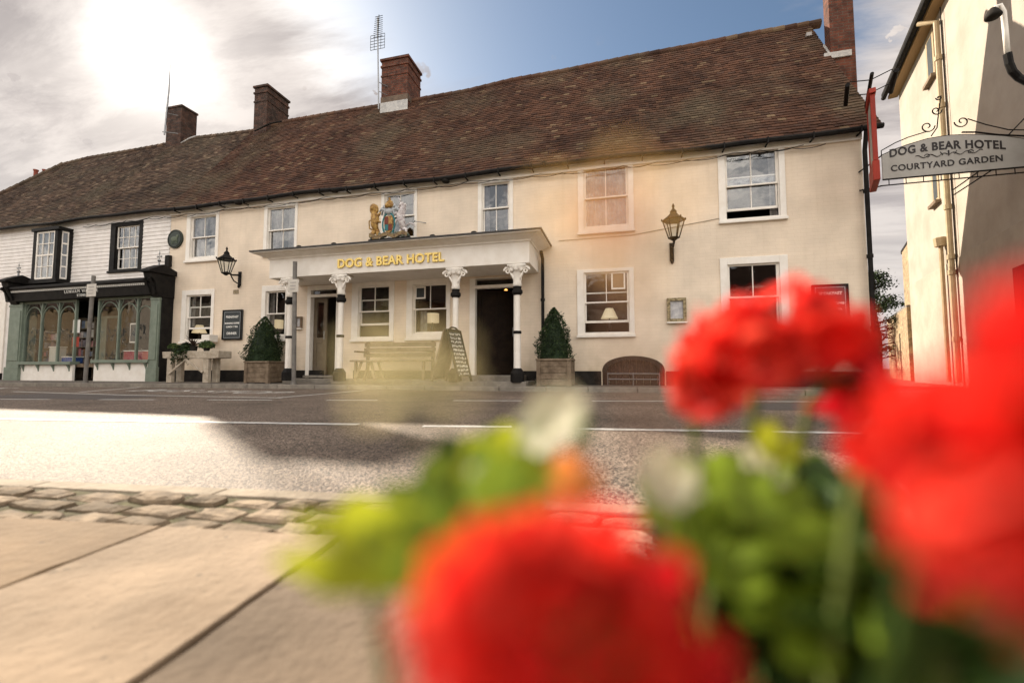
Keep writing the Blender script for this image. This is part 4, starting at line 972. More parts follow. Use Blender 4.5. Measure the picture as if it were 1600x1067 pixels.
q=MB(); blockq(.01,L_,0,3.25,.012,0,q); q.build('wall_dado',mat('greyer_render',(0.42,0.36,0.295),.8,col2=(.34,.29,.235),nscale=1.5,bump=.2),bldg,bevel=.006)
q=MB(); a=.22
v=[BW(-a,HZ+.02,.42),BW(L_+a,HZ+.02,.42),BW(L_+a,HZ+2.6,-4),BW(-a,HZ+2.6,-4),BW(-a,HZ+.14,.42),BW(L_+a,HZ+.14,.42),BW(L_+a,HZ+2.74,-4),BW(-a,HZ+2.74,-4)]
q.add(v,[(0,3,2,1),(4,5,6,7),(0,1,5,4),(1,2,6,5),(2,3,7,6),(3,0,4,7)]); q.build('roof',M_plinth,bldg)
q=MB(); blockq(-.15,L_,HZ-.12,HZ-.02,.26,0,q); q.build('soffit',mat('ochre_soffit',(.30,.20,.10),.6),bldg)
q=MB(); q.tube([BW(-.2,HZ-.02,.37),BW(L_,HZ-.02,.37)],.075,8); q.build('gutter',M_black,bldg)
M_pipe=mat('ochre_pipe',(0.42,0.33,0.20),.5,col2=(.34,.26,.16),nscale=6)
def pipe(pts,r,lab=None,rings=()):
    q=MB(); P3=[]
    for px,py,o in pts: t_,z_=wallt(px,py,o); P3.append(BW(t_,z_,o))
    q.tube(P3,r,8)
    for z in rings:
        a,b=P3[0],P3[-1]; q.lathe([(r*1.35,-.05),(r*1.35,.05)],(P3[1][0],P3[1][1],z),8)
    q.build('drainpipe',M_pipe,bldg,label=lab)
tp,_=wallt(1486,400,.10); x_,y_,_z=BW(tp,0,.10)
q=MB(); q.tube([BW(tp-.35,HZ-.15,.36),BW(tp,HZ-.45,.10),(x_,y_,0.1)],.062,8)
for z in (1.2,2.9,3.3,4.6,5.9,7.3,8.6): q.lathe([(.085,-.06),(.085,.06)],(x_,y_,z),8)
q.build('drainpipe',M_pipe,bldg,label='thick ochre drainpipe running the full height of the wall')
tp2,_=wallt(1474,450,.10); x2,y2,_z=BW(tp2,0,.10); zt2=wallt(1470,378,.1)[1]
q=MB(); q.tube([(x2,y2,zt2),(x2,y2,.1)],.05,8); q.lathe([(.13,-.1),(.15,.12),(.13,.14)],(x2,y2,zt2-.02),8); q.build('drainpipe',M_pipe,bldg,label='short drainpipe with a hopper head')
tp3,_=wallt(1497,450,.06); x3,y3,_z=BW(tp3,0,.06); q=MB(); q.tube([(x3,y3,HZ-.2),(x3,y3,2.8)],.014,6); q.build('cable',M_plinth,bldg)
# windows of that wall, deep narrow reveals
for i,(xa,xb,ya,yb) in enumerate(((1448,1461,52,128),(1457,1468,262,318))):
    t0=wallt(xa,(ya+yb)/2)[0]; t1=wallt(xb,(ya+yb)/2)[0]; z1=wallt((xa+xb)/2,ya)[1]; z0=wallt((xa+xb)/2,yb)[1]
    q=MB(); blockq(t0,t1,z0,z1,.02,.001,q); w=q.build('window',M_pipe,bldg,label='narrow ochre framed window '+('below the eaves' if i==0 else 'behind the hanging name board'))
    q=MB(); blockq(t0+.12,t1-.12,z0+.1,z1-.1,.024,.021,q); q.build('pane',M_slate,w)
    q=MB(); blockq(t0-.05,t1+.05,z0-.09,z0,.12,0,q); q.build('sill',M_wood,w)
t0=wallt(1588,460)[0]; t1=t0+1.3; z1=wallt(1588,418)[1]
q=MB(); blockq(t0,t1,.9,z1,.03,.013,q); w=q.build('window',M_plinth,bldg,label='black framed opening at the right edge of the picture')
# ================================================================ alley beyond: flint wall, brick building, tree
M_flint=brickmat('old_yellow_brick',(0.38,0.27,0.15),(0.28,0.20,0.12),(0.40,0.34,0.26),1.0,.8,False,.9)
def onground(px,py,d): p=CAM+ray(px,py)*d; return p
fw=thing('boundary_wall',(13,13,0),'low sunlit yellow brick wall at the end of the alley','wall')
p0=onground(1389,560,21.); p1=onground(1421,560,16.2); 
def vslab(mb,a,b,z0,z1,th): 
    a=Vector((a.x,a.y,0)); b=Vector((b.x,b.y,0)); d=(b-a).normalized(); n_=Vector((-d.y,d.x,0))*th
    if n_.x<0: n_=-n_
    mb.add([(*(a).xy,z0),(*(b).xy,z0),(*(b+n_).xy,z0),(*(a+n_).xy,z0),(*(a).xy,z1),(*(b).xy,z1),(*(b+n_).xy,z1),(*(a+n_).xy,z1)],[(0,3,2,1),(4,5,6,7),(0,1,5,4),(1,2,6,5),(2,3,7,6),(3,0,4,7)])
q=MB(); vslab(q,p0,p1,-.1,2.75,.4); q.build('brick_face',M_flint,fw)
q=MB(); vslab(q,p0,p1,2.75,2.83,.44); q.build('coping',M_stone,fw)
q=MB(); pm=p0.lerp(p1,.62); pm2=p0.lerp(p1,.68); vslab(q,pm,pm2,0,1.9,-.06); q.build('gate_post',M_plinth,fw)
ab=thing('brick_outbuilding',(14,12,0),'tall narrow yellow brick outbuilding in sunlight behind the white building','building')
p2=onground(1414,480,17.8); p3=onground(1432,480,15.6); zt3=onground(1418,385,17).z
q=MB(); vslab(q,p2,p3,-.1,zt3,3); q.build('wall',M_flint,ab)
q=MB(); vslab(q,p2+(p2-p3)*.12,p3,zt3,zt3+.14,3); q.build('roof_edge',M_plinth,ab)
# ================================================================ foliage helpers
def leafcloud(mb,n,sampler,size,rnd,flat=0.5):
    for _ in range(n):
        p=Vector(sampler()); d=Vector((rnd.gauss(0,1),rnd.gauss(0,1),rnd.gauss(0,1))).normalized(); u=d.orthogonal().normalized(); w=d.cross(u); s=size*rnd.uniform(.6,1.4)
        mb.add([p-u*s,p+w*s*flat,p+u*s,p-w*s*flat],[(0,1,2,3)])
def tree(loc,h,rad,seed,label):
    rnd=random.Random(seed); t=thing('dark_tree',loc,label,'tree'); q=MB(); L0=Vector(loc)
    q.tube([L0,L0+Vector((.1,0,h*.35)),L0+Vector((0,.1,h*.7)),L0+Vector((.05,0,h*.97))],[.16,.12,.07,.02],8); lv=MB()
    for i in range(46):
        z=h*(.18+.8*i/46); a=rnd.uniform(0,6.28); r=rad*(1-(i/46)**1.3)*rnd.uniform(.55,1.1)+.15
        e=L0+Vector((math.cos(a)*r,math.sin(a)*r,z+r*.12)); b=L0+Vector((0,0,z-.1)); q.tube([b,b.lerp(e,.5)+Vector((0,0,.06)),e],[.035,.02,.008],5)
        def sm():
            u=rnd.uniform(.25,1.05)**.7; c=b.lerp(e,u); s_=.10+.12*(1-abs(u-.6)); return (c.x+rnd.gauss(0,s_),c.y+rnd.gauss(0,s_),c.z+rnd.gauss(0,s_*.45))
        leafcloud(lv,170,sm,.055,rnd,.5)
    q.build('trunk',M_bark,t); lv.build('crown',M_leafd,t)
tp_=onground(1362,590,19.5); tree((tp_.x+.25,tp_.y,0),4.9,1.9,5,'dark evergreen tree seen through the alley beside the hotel corner')
# ================================================================ street things
def topiary(px,py_b,y,h,w,label,boxpx,seed):
    rnd=random.Random(seed); x=P(px,py_b,y).x; t=thing('clipped_conifer',(x,y,.62),label,'topiary','clipped conifers in wooden planters by the porch')
    zb_=.60; q=MB(); q.tube([(x,y,.45),(x,y,zb_+h*.8)],[.035,.015],6); q.build('trunk',M_bark,t)
    lv=MB(); ph=rnd.uniform(0,6)
    def prof(u,a): 
        base=(1-u**2.5)*(.84+.16*min(1,u*5)); return w*base*(1+.12*math.sin(a*3+u*9+ph)+.09*math.sin(a*7-u*15+ph*2)+.05*math.sin(u*31+a))+.015
    def sm():
        u=rnd.random()**1.25; a=rnd.uniform(0,6.283); r=prof(u,a)*rnd.uniform(.72,1.04)**.6; return (x+r*math.cos(a),y+r*math.sin(a),zb_+u*h)
    leafcloud(lv,6000,sm,.019,rnd,.55)
    for _ in range(70):     # stray shoots
        u=rnd.random()**1.1; a=rnd.uniform(0,6.283); r=prof(u,a); c=Vector((x+r*math.cos(a),y+r*math.sin(a),zb_+u*h)); d=Vector((math.cos(a)*.7,math.sin(a)*.7,rnd.uniform(.3,1.2))).normalized(); l_=rnd.uniform(.03,.09)
        leafcloud(lv,9,lambda: tuple(c+d*l_*rnd.random()+Vector((rnd.gauss(0,.006),rnd.gauss(0,.006),0))),.014,rnd,.5)
    lv.lathe([(w*.86,zb_),(w*.78,zb_+h*.3),(w*.5,zb_+h*.62),(w*.15,zb_+h*.88)],(x,y,0),12)
    lv.build('foliage',M_leafd,t)
def planter(px0,px1,pyb,y,label,h=.62):
    a=P(px0,pyb,y-.3).x; b=P(px1,pyb,y-.3).x; m_=(a+b)/2; hw_=(b-a)/2; y0,y1=y-hw_,y+hw_; t=thing('wooden_planter',(m_,y,.085),label,'planter','wooden planters by the porch')
    for sx in (a,b-.09):
        for sy in (y0,y1-.09): MB().box(sx,sx+.09,sy,sy+.09,.086,h+.0).build('post',M_wood,t,bevel=.008)
    zs=[.10+i*(h-.1)/4 for i in range(5)]
    for c,d in zip(zs,zs[1:]):
        g=.008
        MB().box(a+.091,b-.091,y0+.015,y0+.045,c+g,d).build('side_board',M_wood,t,bevel=.004); MB().box(b-.045,b-.015,y0+.091,y1-.091,c+g,d).build('side_board',M_wood,t,bevel=.004)
        MB().box(a+.015,a+.045,y0+.091,y1-.091,c+g,d).build('side_board',M_wood,t,bevel=.004)
    MB().box(a-.015,b+.015,y0-.015,y0+.10,h+.001,h+.04).build('rim',M_wood,t,bevel=.006); MB().box(b-.10,b+.015,y0+.101,y1,h+.001,h+.04).build('rim',M_wood,t,bevel=.006); MB().box(a-.015,a+.10,y0+.101,y1,h+.001,h+.04).build('rim',M_wood,t,bevel=.006)
    MB().box(a+.05,b-.05,y0+.05,y1-.05,.2,h-.06).build('soil',M_mort,t)
    return m_
m_=planter(384,422,597,-.52,'weathered wooden planter left of the porch, holding the left conifer',.60); topiary(412,560,-.42,1.22,.44,'left of the two clipped conifers, by the first porch column',0,3)
m_=planter(839,893,606,-.55,'weathered wooden planter right of the porch, holding the right conifer',.62); topiary(866,560,-.5,1.18,.37,'right of the two clipped conifers, beside the porch downpipe',0,8)
# lanterns
def lantern(px,pyb,py_h,label,ywall=0.0):
    lo=P(px,py_h,-.46); x=lo.x; zc=lo.z; zb_=P(px,pyb,0).z; y=-.46
    t=thing('wall_lantern',(x,0,zb_),label,'lantern','black wall lanterns')
    q=MB(); q.box(x-.045,x+.045,-.03,-.001,zb_-.02,zb_+.38); q.tube([(x,-.03,zb_+.28),(x,-.25,zb_+.24),(x,y,zb_+.28),(x,y,zc)],.024,8); q.tube([(x,-.03,zb_+.02),(x,-.2,zb_+.08),(x,-.33,zb_+.25)],.016,6); q.ell((x,-.04,zb_-.03),(.035,.03,.06)); q.build('bracket',M_black,t)
    n=6; q=MB(); rb,rt_,h=.105,.215,.37
    for k in range(n):
        a=2*math.pi*k/n; c,s=math.cos(a),math.sin(a); q.tube([(x+rb*c,y+rb*s,zc),(x+rt_*c,y+rt_*s,zc+h)],.012,5)
        a2=2*math.pi*(k+1)/n; q.tube([(x+rt_*c,y+rt_*s,zc+h),(x+rt_*math.cos(a2),y+rt_*math.sin(a2),zc+h)],.014,5); q.tube([(x+rb*c,y+rb*s,zc),(x+rb*math.cos(a2),y+rb*math.sin(a2),zc)],.014,5)
        q.ell((x+rt_*1.08*c,y+rt_*1.08*s,zc+h+.02),(.018,.018,.03),n=6,m=4)
    q.lathe([(.03,-.06),(rb*.9,-.01),(rb*.9,.01)],(x,y,zc),6); q.build('lantern_frame',M_black,t)
    q=MB()
    for k in range(n):
        a=2*math.pi*k/n; a2=2*math.pi*(k+1)/n; q.quad((x+rb*math.cos(a),y+rb*math.sin(a),zc),(x+rb*math.cos(a2),y+rb*math.sin(a2),zc),(x+rt_*math.cos(a2),y+rt_*math.sin(a2),zc+h),(x+rt_*math.cos(a),y+rt_*math.sin(a),zc+h))
    q.build('lantern_glass',M_glass,t)
    q=MB(); q.lathe([(rt_*1.03,h+.01),(rt_*.85,h+.04),(.10,h+.11),(.065,h+.16),(.07,h+.19),(.03,h+.24),(.018,h+.27),(.03,h+.30),(.008,h+.36)],(x,y,zc),12); q.build('lantern_hood',M_black,t)
lantern(353,447,427,'black lantern on a wall bracket above the left sign board'); lantern(1053,407,372,'black lantern on a wall bracket between the two right window columns')
# wall boards
def board(px0,px1,py0,py1,label,lines,th=.05):
    r=rectpx(px0,px1,py0,py1); t=thing('sign_board',((r[0]+r[1])/2,-.02,r[2]),label,'sign board'); q=MB(); q.box(r[0],r[1],-th,-.001,r[2],r[3]); q.build('board',M_slate,t,bevel=.006)
    q=MB(); b=.03
    for a in ((r[0],r[1],r[2],r[2]+b),(r[0],r[1],r[3]-b,r[3]),(r[0],r[0]+b,r[2]+b,r[3]-b),(r[1]-b,r[1],r[2]+b,r[3]-b)): q.box(a[0],a[1],-th-.015,-th-.0005,a[2],a[3])
    q.build('board_frame',M_black,t); q=MB(); b=.055; w=.008
    for a in ((r[0]+b,r[1]-b,r[2]+b,r[2]+b+w),(r[0]+b,r[1]-b,r[3]-b-w,r[3]-b),(r[0]+b,r[0]+b+w,r[2]+b,r[3]-b),(r[1]-b-w,r[1]-b,r[2]+b,r[3]-b)): q.box(a[0],a[1],-th-.003,-th-.0005,a[2],a[3])
    q.build('border_line',M_silver,t)
    for txt,v,sz in lines: textmesh('board_lettering',txt,sz*(r[1]-r[0]),M_chalk,t,front((r[0]+r[1])/2,-th-.004,r[3]-(r[3]-r[2])*v),.001,.003)
board(350,380,484.5,531,'dark sign board with white lettering under the left lantern',[('BREAKFAST',.24,.125),('MORNING COFFEE',.45,.088),('LUNCH & TEA',.57,.095),('DINNER',.79,.14)])
board(1268,1325,445,516,'dark sign board near the right corner, half hidden by red petals',[('BREAKFAST',.2,.125),('MORNING COFFEE',.42,.088),('LUNCH & TEA',.55,.095),('DINNER',.78,.14)])
def case(px0,px1,py0,py1,label,m,name='menu_case'):
    r=rectpx(px0,px1,py0,py1); t=thing(name,((r[0]+r[1])/2,-.02,r[2]),label,'menu case'); q=MB(); b=.05*(r[1]-r[0])/.35+.01
    for a in ((r[0],r[1],r[2],r[2]+b),(r[0],r[1],r[3]-b,r[3]),(r[0],r[0]+b,r[2]+b,r[3]-b),(r[1]-b,r[1],r[2]+b,r[3]-b)): q.box(a[0],a[1],-.07,-.001,a[2],a[3])
    q.build('case_frame',m,t,bevel=.004); MB().box(r[0]+b,r[1]-b,-.03,-.002,r[2]+b,r[3]-b).build('menu_sheet',mat('menu_paper',(.6,.58,.56),.6,col2=(.35,.34,.36),nscale=9),t)
    MB().box(r[0]-.01,r[1]+.01,-.09,-.001,r[2]-.03,r[2]-.001).build('case_ledge',M_white,t)
M_brass=mat('tarnished_brass',(0.12,0.09,0.05),.4,.6,col2=(.4,.33,.2),nscale=25)
case(1042,1072,466,503,'brass framed menu case on the wall under the right lantern',M_brass); case(463.5,473,495,513,'small dark menu case between the first column and the left door',M_wood)
r=rectpx(264,287,358,390); t=thing('round_plaque',((r[0]+r[1])/2,-.02,r[2]),'round dark green plaque beside the leftmost hotel window','plaque'); x=(r[0]+r[1])/2; z=(r[2]+r[3])/2; rr=(r[1]-r[0])/2
q=MB(); n=28; q.prism([(x+rr*math.cos(2*math.pi*i/n),z+rr*math.sin(2*math.pi*i/n)) for i in range(n)],-.05,-.001); q.build('plaque_disc',mat('dark_green_enamel',(.03,.04,.03),.4),t,bevel=.01)
q=MB(); pts=[(x+rr*.86*math.cos(2*math.pi*i/n),-.052,z+rr*.86*math.sin(2*math.pi*i/n)) for i in range(n+1)]; q.tube(pts,.009,5); q.build('plaque_rim',M_plinth,t)
q=MB(); q.ell((x-.02,-.055,z),(.13,.012,.07)); q.ell((x+.1,-.055,z+.07),(.05,.012,.05)); 
for dx in (-.11,-.05,.04,.09): q.tube([(x+dx,-.055,z-.03),(x+dx+.01,-.055,z-.15)],.012,5)
q.build('plaque_relief',mat('relief_green',(.10,.12,.08),.5),t)
r=rectpx(262.5,269,400,418); q=MB(); q.box(r[0],r[1],-.1,-.001,r[2],r[3]); o=q.build('alarm_box',M_plinth,bevel=.01); tag(o,'small dark alarm box on the wall at the seam of shop and hotel','alarm box')
r=rectpx(365,373,453,459); q=MB(); q.box(r[0],r[1],-.015,-.001,r[2],r[3])
for i in range(4): q.box(r[0]+.01,r[1]-.01,-.022,-.015,r[2]+.012+i*.025,r[2]+.022+i*.025)
o=q.build('air_vent',mat('vent_ochre',(.42,.34,.22),.7,col2=(.25,.2,.13),nscale=30),bevel=.002); tag(o,'small ochre air vent under the left lantern','vent')
for px,py,lab in ((577,294,'small white floodlight under the eaves, left of the painted crest'),):
    p=P(px,py,-.12); t=thing('floodlight',(p.x,-.02,p.z),lab,'floodlight'); q=MB(); q.box(p.x-.06,p.x+.06,-.18,-.10,p.z-.05,p.z+.05); q.build('lamp_head',M_white,t,bevel=.01); MB().tube([(p.x,-.001,p.z+.02),(p.x,-.1,p.z)],.012,6).build('lamp_arm',M_black,t)
for px,py,lab in ((373,317,'leftmost dark downlight under the eaves'),(523,298,'dark downlight under the eaves between the second and third windows'),(697,283,'dark downlight under the eaves left of the fourth window'),(851,257,'dark downlight under the eaves right of the fourth window')):
    p=P(px,py,-.14); t=thing('eaves_downlight',(p.x,-.02,p.z),lab,'downlight','dark downlights under the eaves'); q=MB(); q.lathe([(.06,-.05),(.09,-.04),(.10,.0),(.05,.05)],(p.x,-.16,p.z),10); q.build('lamp_head',M_plinth,t); MB().tube([(p.x,-.001,p.z+.08),(p.x,-.1,p.z+.08),(p.x,-.15,p.z+.03)],.012,6).build('lamp_arm',M_plinth,t)
# poles
def signpole(pxb,pyb,pxt,pyt,r,plate,label):
    y=kerb_y(P(pxb,pyb,-2).x)+.28; b=P(pxb,pyb,y); tpp=P(pxt,pyt,y); t=thing('sign_pole',(b.x,y,.085),label,'sign pole'); q=MB(); q.tube([(b.x,y,.08),(tpp.x,y,tpp.z)],r,12); q.lathe([(r*1.5,0),(r*1.5,.05)],(b.x,y,.085),12); q.build('pole',mat('grey_pole_paint',(.13,.12,.11),.5,col2=(.2,.185,.165),nscale=9),t)
    if plate:
        c=P((plate[0]+plate[1])/2,(plate[2]+plate[3])/2,y-r-.02); w=(plate[1]-plate[0])/FPX*(c-CAM).length*.86/2; h=(plate[3]-plate[2])/FPX*(c-CAM).length*.95/2
        q=MB(); q.box(c.x-w,c.x+w,y-r-.02,y-r-.015,c.z-h,c.z+h); pl_=q.build('sign_plate',mat('pale_sign_plate',(.62,.58,.52),.5,col2=(.5,.46,.4),nscale=7),t,bevel=.004)
        q=MB()
        for k in range(3):
            zz=c.z+h*(.5-.5*k); q.box(c.x-w*.6,c.x+w*.6*(1-.2*k),y-r-.023,y-r-.0205,zz-.012,zz+.012)
        q.build('plate_lines',mat('plate_print',(.35,.32,.3),.5),pl_)
signpole(133,596,146.5,431,.045,(134,151,446,461),'leaning grey sign pole in front of the shop door')
signpole(459,600,461,409,.048,(448,468,437,456),'grey sign pole in front of the first porch column')
# rustic trestle with plants
def trestle():
    y=-.75; a=P(265,560,y).x; b=P(352,560,y).x; t=thing('rustic_trestle_table',((a+b)/2,y,.085),'pale rough timber trestle table with diagonal braces, left of the hotel sign board','table')
    zt_=P(310,549,y).z; zl=P(310,560,y).z; print('trestle',a,b,zl,zt_)
    rnd=random.Random(2); xs=[a+(b-a)*i/12 for i in range(13)]; q=MB(); n=13; o=0
    for i,x in enumerate(xs):
        for (yy,zz) in ((y-.2,zl),(y-.2,zt_),(y+.2,zt_),(y+.2,zl)): q.v.append((x,yy+rnd.uniform(-.012,.012),zz+rnd.uniform(-.012,.008)))
        if i: 
            for k in range(4): q.f.append(((i-1)*4+k,(i-1)*4+(k+1)%4,i*4+(k+1)%4,i*4+k))
    q.f+= [(0,1,2,3),(51,50,49,48)]; q.build('table_top',M_grey_wood,t,bevel=.012)
    la=[P(271,570,y).x,P(327,570,y).x]
    for x in la:
        for yy in (y-.18,y+.08): MB().box(x,x+.17,yy,yy+.1,.086,zl-.001).build('leg',M_grey_wood,t,bevel=.01)
    for s in (0,1):
        x1=(la[0]+la[1])/2+.08; x2=la[0]+.12 if s==0 else la[1]+.05; MB().bar((x1,y-.22,zl-.03),(x2,y-.22,.30 if s==0 else .36),.035,.05).build('brace',M_grey_wood,t,bevel=.006)
    return a,b,y,zt_
a,b,y,zt_=trestle(); rnd=random.Random(9)
def bush(x,y,z,w,h,n,label,droop=0,m=None,size=.03):
    t=thing('potted_plant',(x,y,z),label,'plant','plants on the trestle table'); q=MB(); q.lathe([(.06,0),(.085,.10),(.09,.11)],(x,y,z),10); q.build('pot',M_plinth,t)
    lv=MB(); rs=random.Random(n)
    def sm():
        a_=rs.uniform(0,6.28); r_=w*math.sqrt(rs.random()); zz=z+.09+h*rs.random()*(1-(r_/w)**2*.5)-droop*(r_/w)**2*rs.random(); return (x+r_*math.cos(a_),y+r_*.6*math.sin(a_),zz)
    leafcloud(lv,n,sm,size,rs,.5); lv.build('foliage',m or M_leafm,t)
bush(a+.12,y,zt_,.16,.14,520,'low leafy plant at the left end of the trestle table'); bush(a+.52,y+.02,zt_,.20,.16,650,'dark leafy plant in the middle of the trestle table',.1,M_leafd); bush(b-.62,y,zt_,.22,.20,750,'bushy plant right of the spiky plant on the trestle table'); bush(a+.62,y-.2,zt_-.05,.26,.02,800,'trailing plant hanging down over the front of the trestle table',.42,M_leafd,.028)
t=thing('spiky_plant',(a+.76,y,zt_),'tall spiky dark cordyline standing on the trestle table','plant'); q=MB(); xx=P(303,540,y).x
MB().lathe([(.07,0),(.09,.14),(.095,.15)],(xx,y,zt_),10).build('pot',M_plinth,t)
for i in range(34):
    a_=rnd.uniform(0,6.28); l=rnd.uniform(.25,.45); e=rnd.uniform(.25,1.25); d=Vector((math.cos(a_)*math.cos(e),math.sin(a_)*math.cos(e),math.sin(e))); s=Vector((-math.sin(a_),math.cos(a_),0))*.014; p0_=Vector((xx,y,zt_+.14)); p1_=p0_+d*l*.55+Vector((0,0,.02)); p2_=p0_+d*l-Vector((0,0,.05*l))
    q.add([p0_-s,p0_+s,p1_+s,p1_-s,p2_],[(0,1,2,3),(3,2,4)])
q.build('leaves',mat('purple_bronze_leaf',(.05,.03,.025),.5),t)
p=P(331,529,-.15); q=MB(); q.box(p.x-.14,p.x+.14,-.35,-.08,p.z-.10,p.z+.10); o=q.build('white_box',M_white,bevel=.01); tag(o,'small white box fixed on the sill at the right of the leftmost ground floor window','box')
# bench and stool under the porch windows
def bench():
    y=-.5; a=P(566,560,y).x; b=P(678,560,y).x; t=thing('wooden_bench',((a+b)/2,y,.2),'wooden bench with a slatted back under the two porch windows','bench')
    zs=.65; zt2=P(620,533,y).z
    for k in range(3): MB().box(a,b,y-.42+k*.15,y-.29+k*.15,zs-.03,zs).build('seat_slat',M_wood,t,bevel=.005)
    for k in range(3): MB().box(a,b,y+.05+.02*k,y+.08+.02*k,zs+.08+k*.125,zs+.18+k*.125).build('back_slat',M_wood,t,bevel=.005)
    for x in (a+.05,b-.11):
        MB().box(x,x+.06,y+.085,y+.15,.2,zt2).build('back_post',M_wood,t,bevel=.006); MB().box(x,x+.06,y-.40,y-.34,.2,zs-.031).build('leg',M_wood,t,bevel=.006); MB().box(x,x+.06,y-.42,y+.10,zs+.18,zs+.22).build('arm_rest',M_wood,t,bevel=.006)
bench()
def stool():
    y=-1.0; c=P(575,568,y); t=thing('picnic_table',(c.x,y,.2),'low wooden side table with splayed legs left of the bench','table'); z=P(575,563,y).z; print('stool z',z)
    for k in range(4): MB().box(c.x-.32,c.x+.42,y-.24+k*.12,y-.13+k*.12,z-.035,z).build('table_slat',M_wood,t,bevel=.004)
    for s in (-1,1):
        for u in (-1,1): MB().bar((c.x+.05+s*.12,y+u*.15,z-.036),(c.x+.05+s*.26,y+u*.18,.178),.05,.05).build('leg',M_wood,t,bevel=.004)
stool()
# chalk A-board
def aboard():
    c=Vector((-.53,-1.18,0)); ang=R(80); t=thing('chalk_a_board',(c.x,c.y,.085),'black chalk A-board covered in white handwriting, at the foot of the porch steps','A-board')

    wd=Vector((math.cos(ang),math.sin(ang),0)); nd=Vector((wd.y,-wd.x,0)); h=1.10; z0=.18; sp=.33; w=.29
    for s,mm in ((1,M_black),(-1,M_wood)):
        top=c+nd*s*.03+Vector((0,0,z0+h)); bot=c+nd*s*sp+Vector((0,0,z0)); up=(top-bot).normalized(); nn=wd.cross(up)*(-s if False else 1)
        M=Matrix((wd,up,wd.cross(up))).transposed(); mid=(top+bot)/2; L_=(top-bot).length
        q=MB(); q.obox(mid+up*.05,(2*w-.1,L_-.2,.012),M); lf=q.build('board_leaf',M_slate if s==1 else M_wood,t)
        q=MB()
        for u in (-1,1): q.obox(mid+wd*u*(w-.03),(.06,L_,.03),M)
        q.obox(mid+up*(L_/2-.02),(2*w-.12,.06,.029),M); q.obox(mid-up*(L_/2-.14),(2*w-.12,.05,.029),M)
        if s==1:
            q.lathe([(.01,0),(.01,.01)],tuple(mid),4)
            for i in range(8):
                a0=math.pi*i/8; pa=top+wd*.16*math.cos(a0)+Vector((0,0,.05*math.sin(a0))); a1=math.pi*(i+1)/8; pb_=top+wd*.16*math.cos(a1)+Vector((0,0,.05*math.sin(a1))); q.tube([pa,pb_],.02,5)
        q.build('board_frame',M_black if s==1 else M_wood,lf)
        if s==1:
            rs=random.Random(6); n3=wd.cross(up); n3=n3 if n3.dot(nd)>0 else -n3
            for ln in range(11):
                v=L_*.41-ln*.088; u=-w+.07; q=MB()
                while u<w-.09:
                    wl=rs.uniform(.03,.06); pts=[]
                    for i in range(5): pts.append(mid+n3*.011+wd*(u+wl*i/4)+up*(v+rs.uniform(-.028,.028)))
                    q.tube(pts,.0065,4); u+=wl+rs.choice((.008,.012,.03))
                q.build('chalk_writing',M_chalk,lf)
aboard()
# lamps seen through the windows
def tablelamp(px,pys,pyb,y,label,drum=True,rs=.15):
    top=P(px,pys,y); h=.24; x=top.x; t=thing('table_lamp',(x,y,top.z-.6),label,'lamp','shaded table lamps inside the hotel windows')
    q=MB(); q.lathe([(rs,-h),(rs*(1 if drum else .45),0)],(x,y,top.z),16); q.build('lamp_shade',M_shade,t,smooth=False); q=MB(); q.lathe([(.07,-.6),(.02,-.55),(.05,-.42),(.02,-.3),(.015,-h)],(x,y,top.z),10); q.build('lamp_base',M_dark,t)
tablelamp(434,500,520,.45,'drum shaded lamp behind the window left of the first column'); tablelamp(676,490,508,.5,'drum shaded lamp in the window left of the third column',True,.17); tablelamp(952,482,500,.5,'conical shaded lamp in the open window right of the downpipe',False,.20); tablelamp(312,508,520,.5,'pale lamp in the leftmost ground floor window',False,.2)
p=P(790.5,455,.6); t=thing('hall_pendant',(p.x,.6,p.z),'tiny orange pendant bulb glowing inside the right porch doorway','lamp'); q=MB(); q.ell(tuple(p),(.045,.045,.06)); q.build('bulb',mat('lit_bulb',(.9,.5,.2),.4,emit=(1,.42,.10),estr=1.6),t); MB().tube([(p.x,.6,p.z+.05),(p.x,.6,2.74)],.005,5).build('flex',M_plinth,t)
for r,lab in ((rectpx(649,665,448,467,.02),'white framed notice in the fourth ground floor window'),(rectpx(955,977,425,452,.02),'cream framed notice in the open window right of the downpipe')):
    t=thing('window_notice',((r[0]+r[1])/2,.02,r[2]),lab,'notice'); q=MB(); b=.035
    for a in ((r[0],r[1],r[2],r[2]+b),(r[0],r[1],r[3]-b,r[3]),(r[0],r[0]+b,r[2]+b,r[3]-b),(r[1]-b,r[1],r[2]+b,r[3]-b)): q.box(a[0],a[1],.014,.026,a[2],a[3])
    q.build('notice_frame',M_white,t); MB().box(r[0]+b,r[1]-b,.018,.022,r[2]+b,r[3]-b).build('notice_sheet',M_slate if 'fourth' in lab else M_room,t)
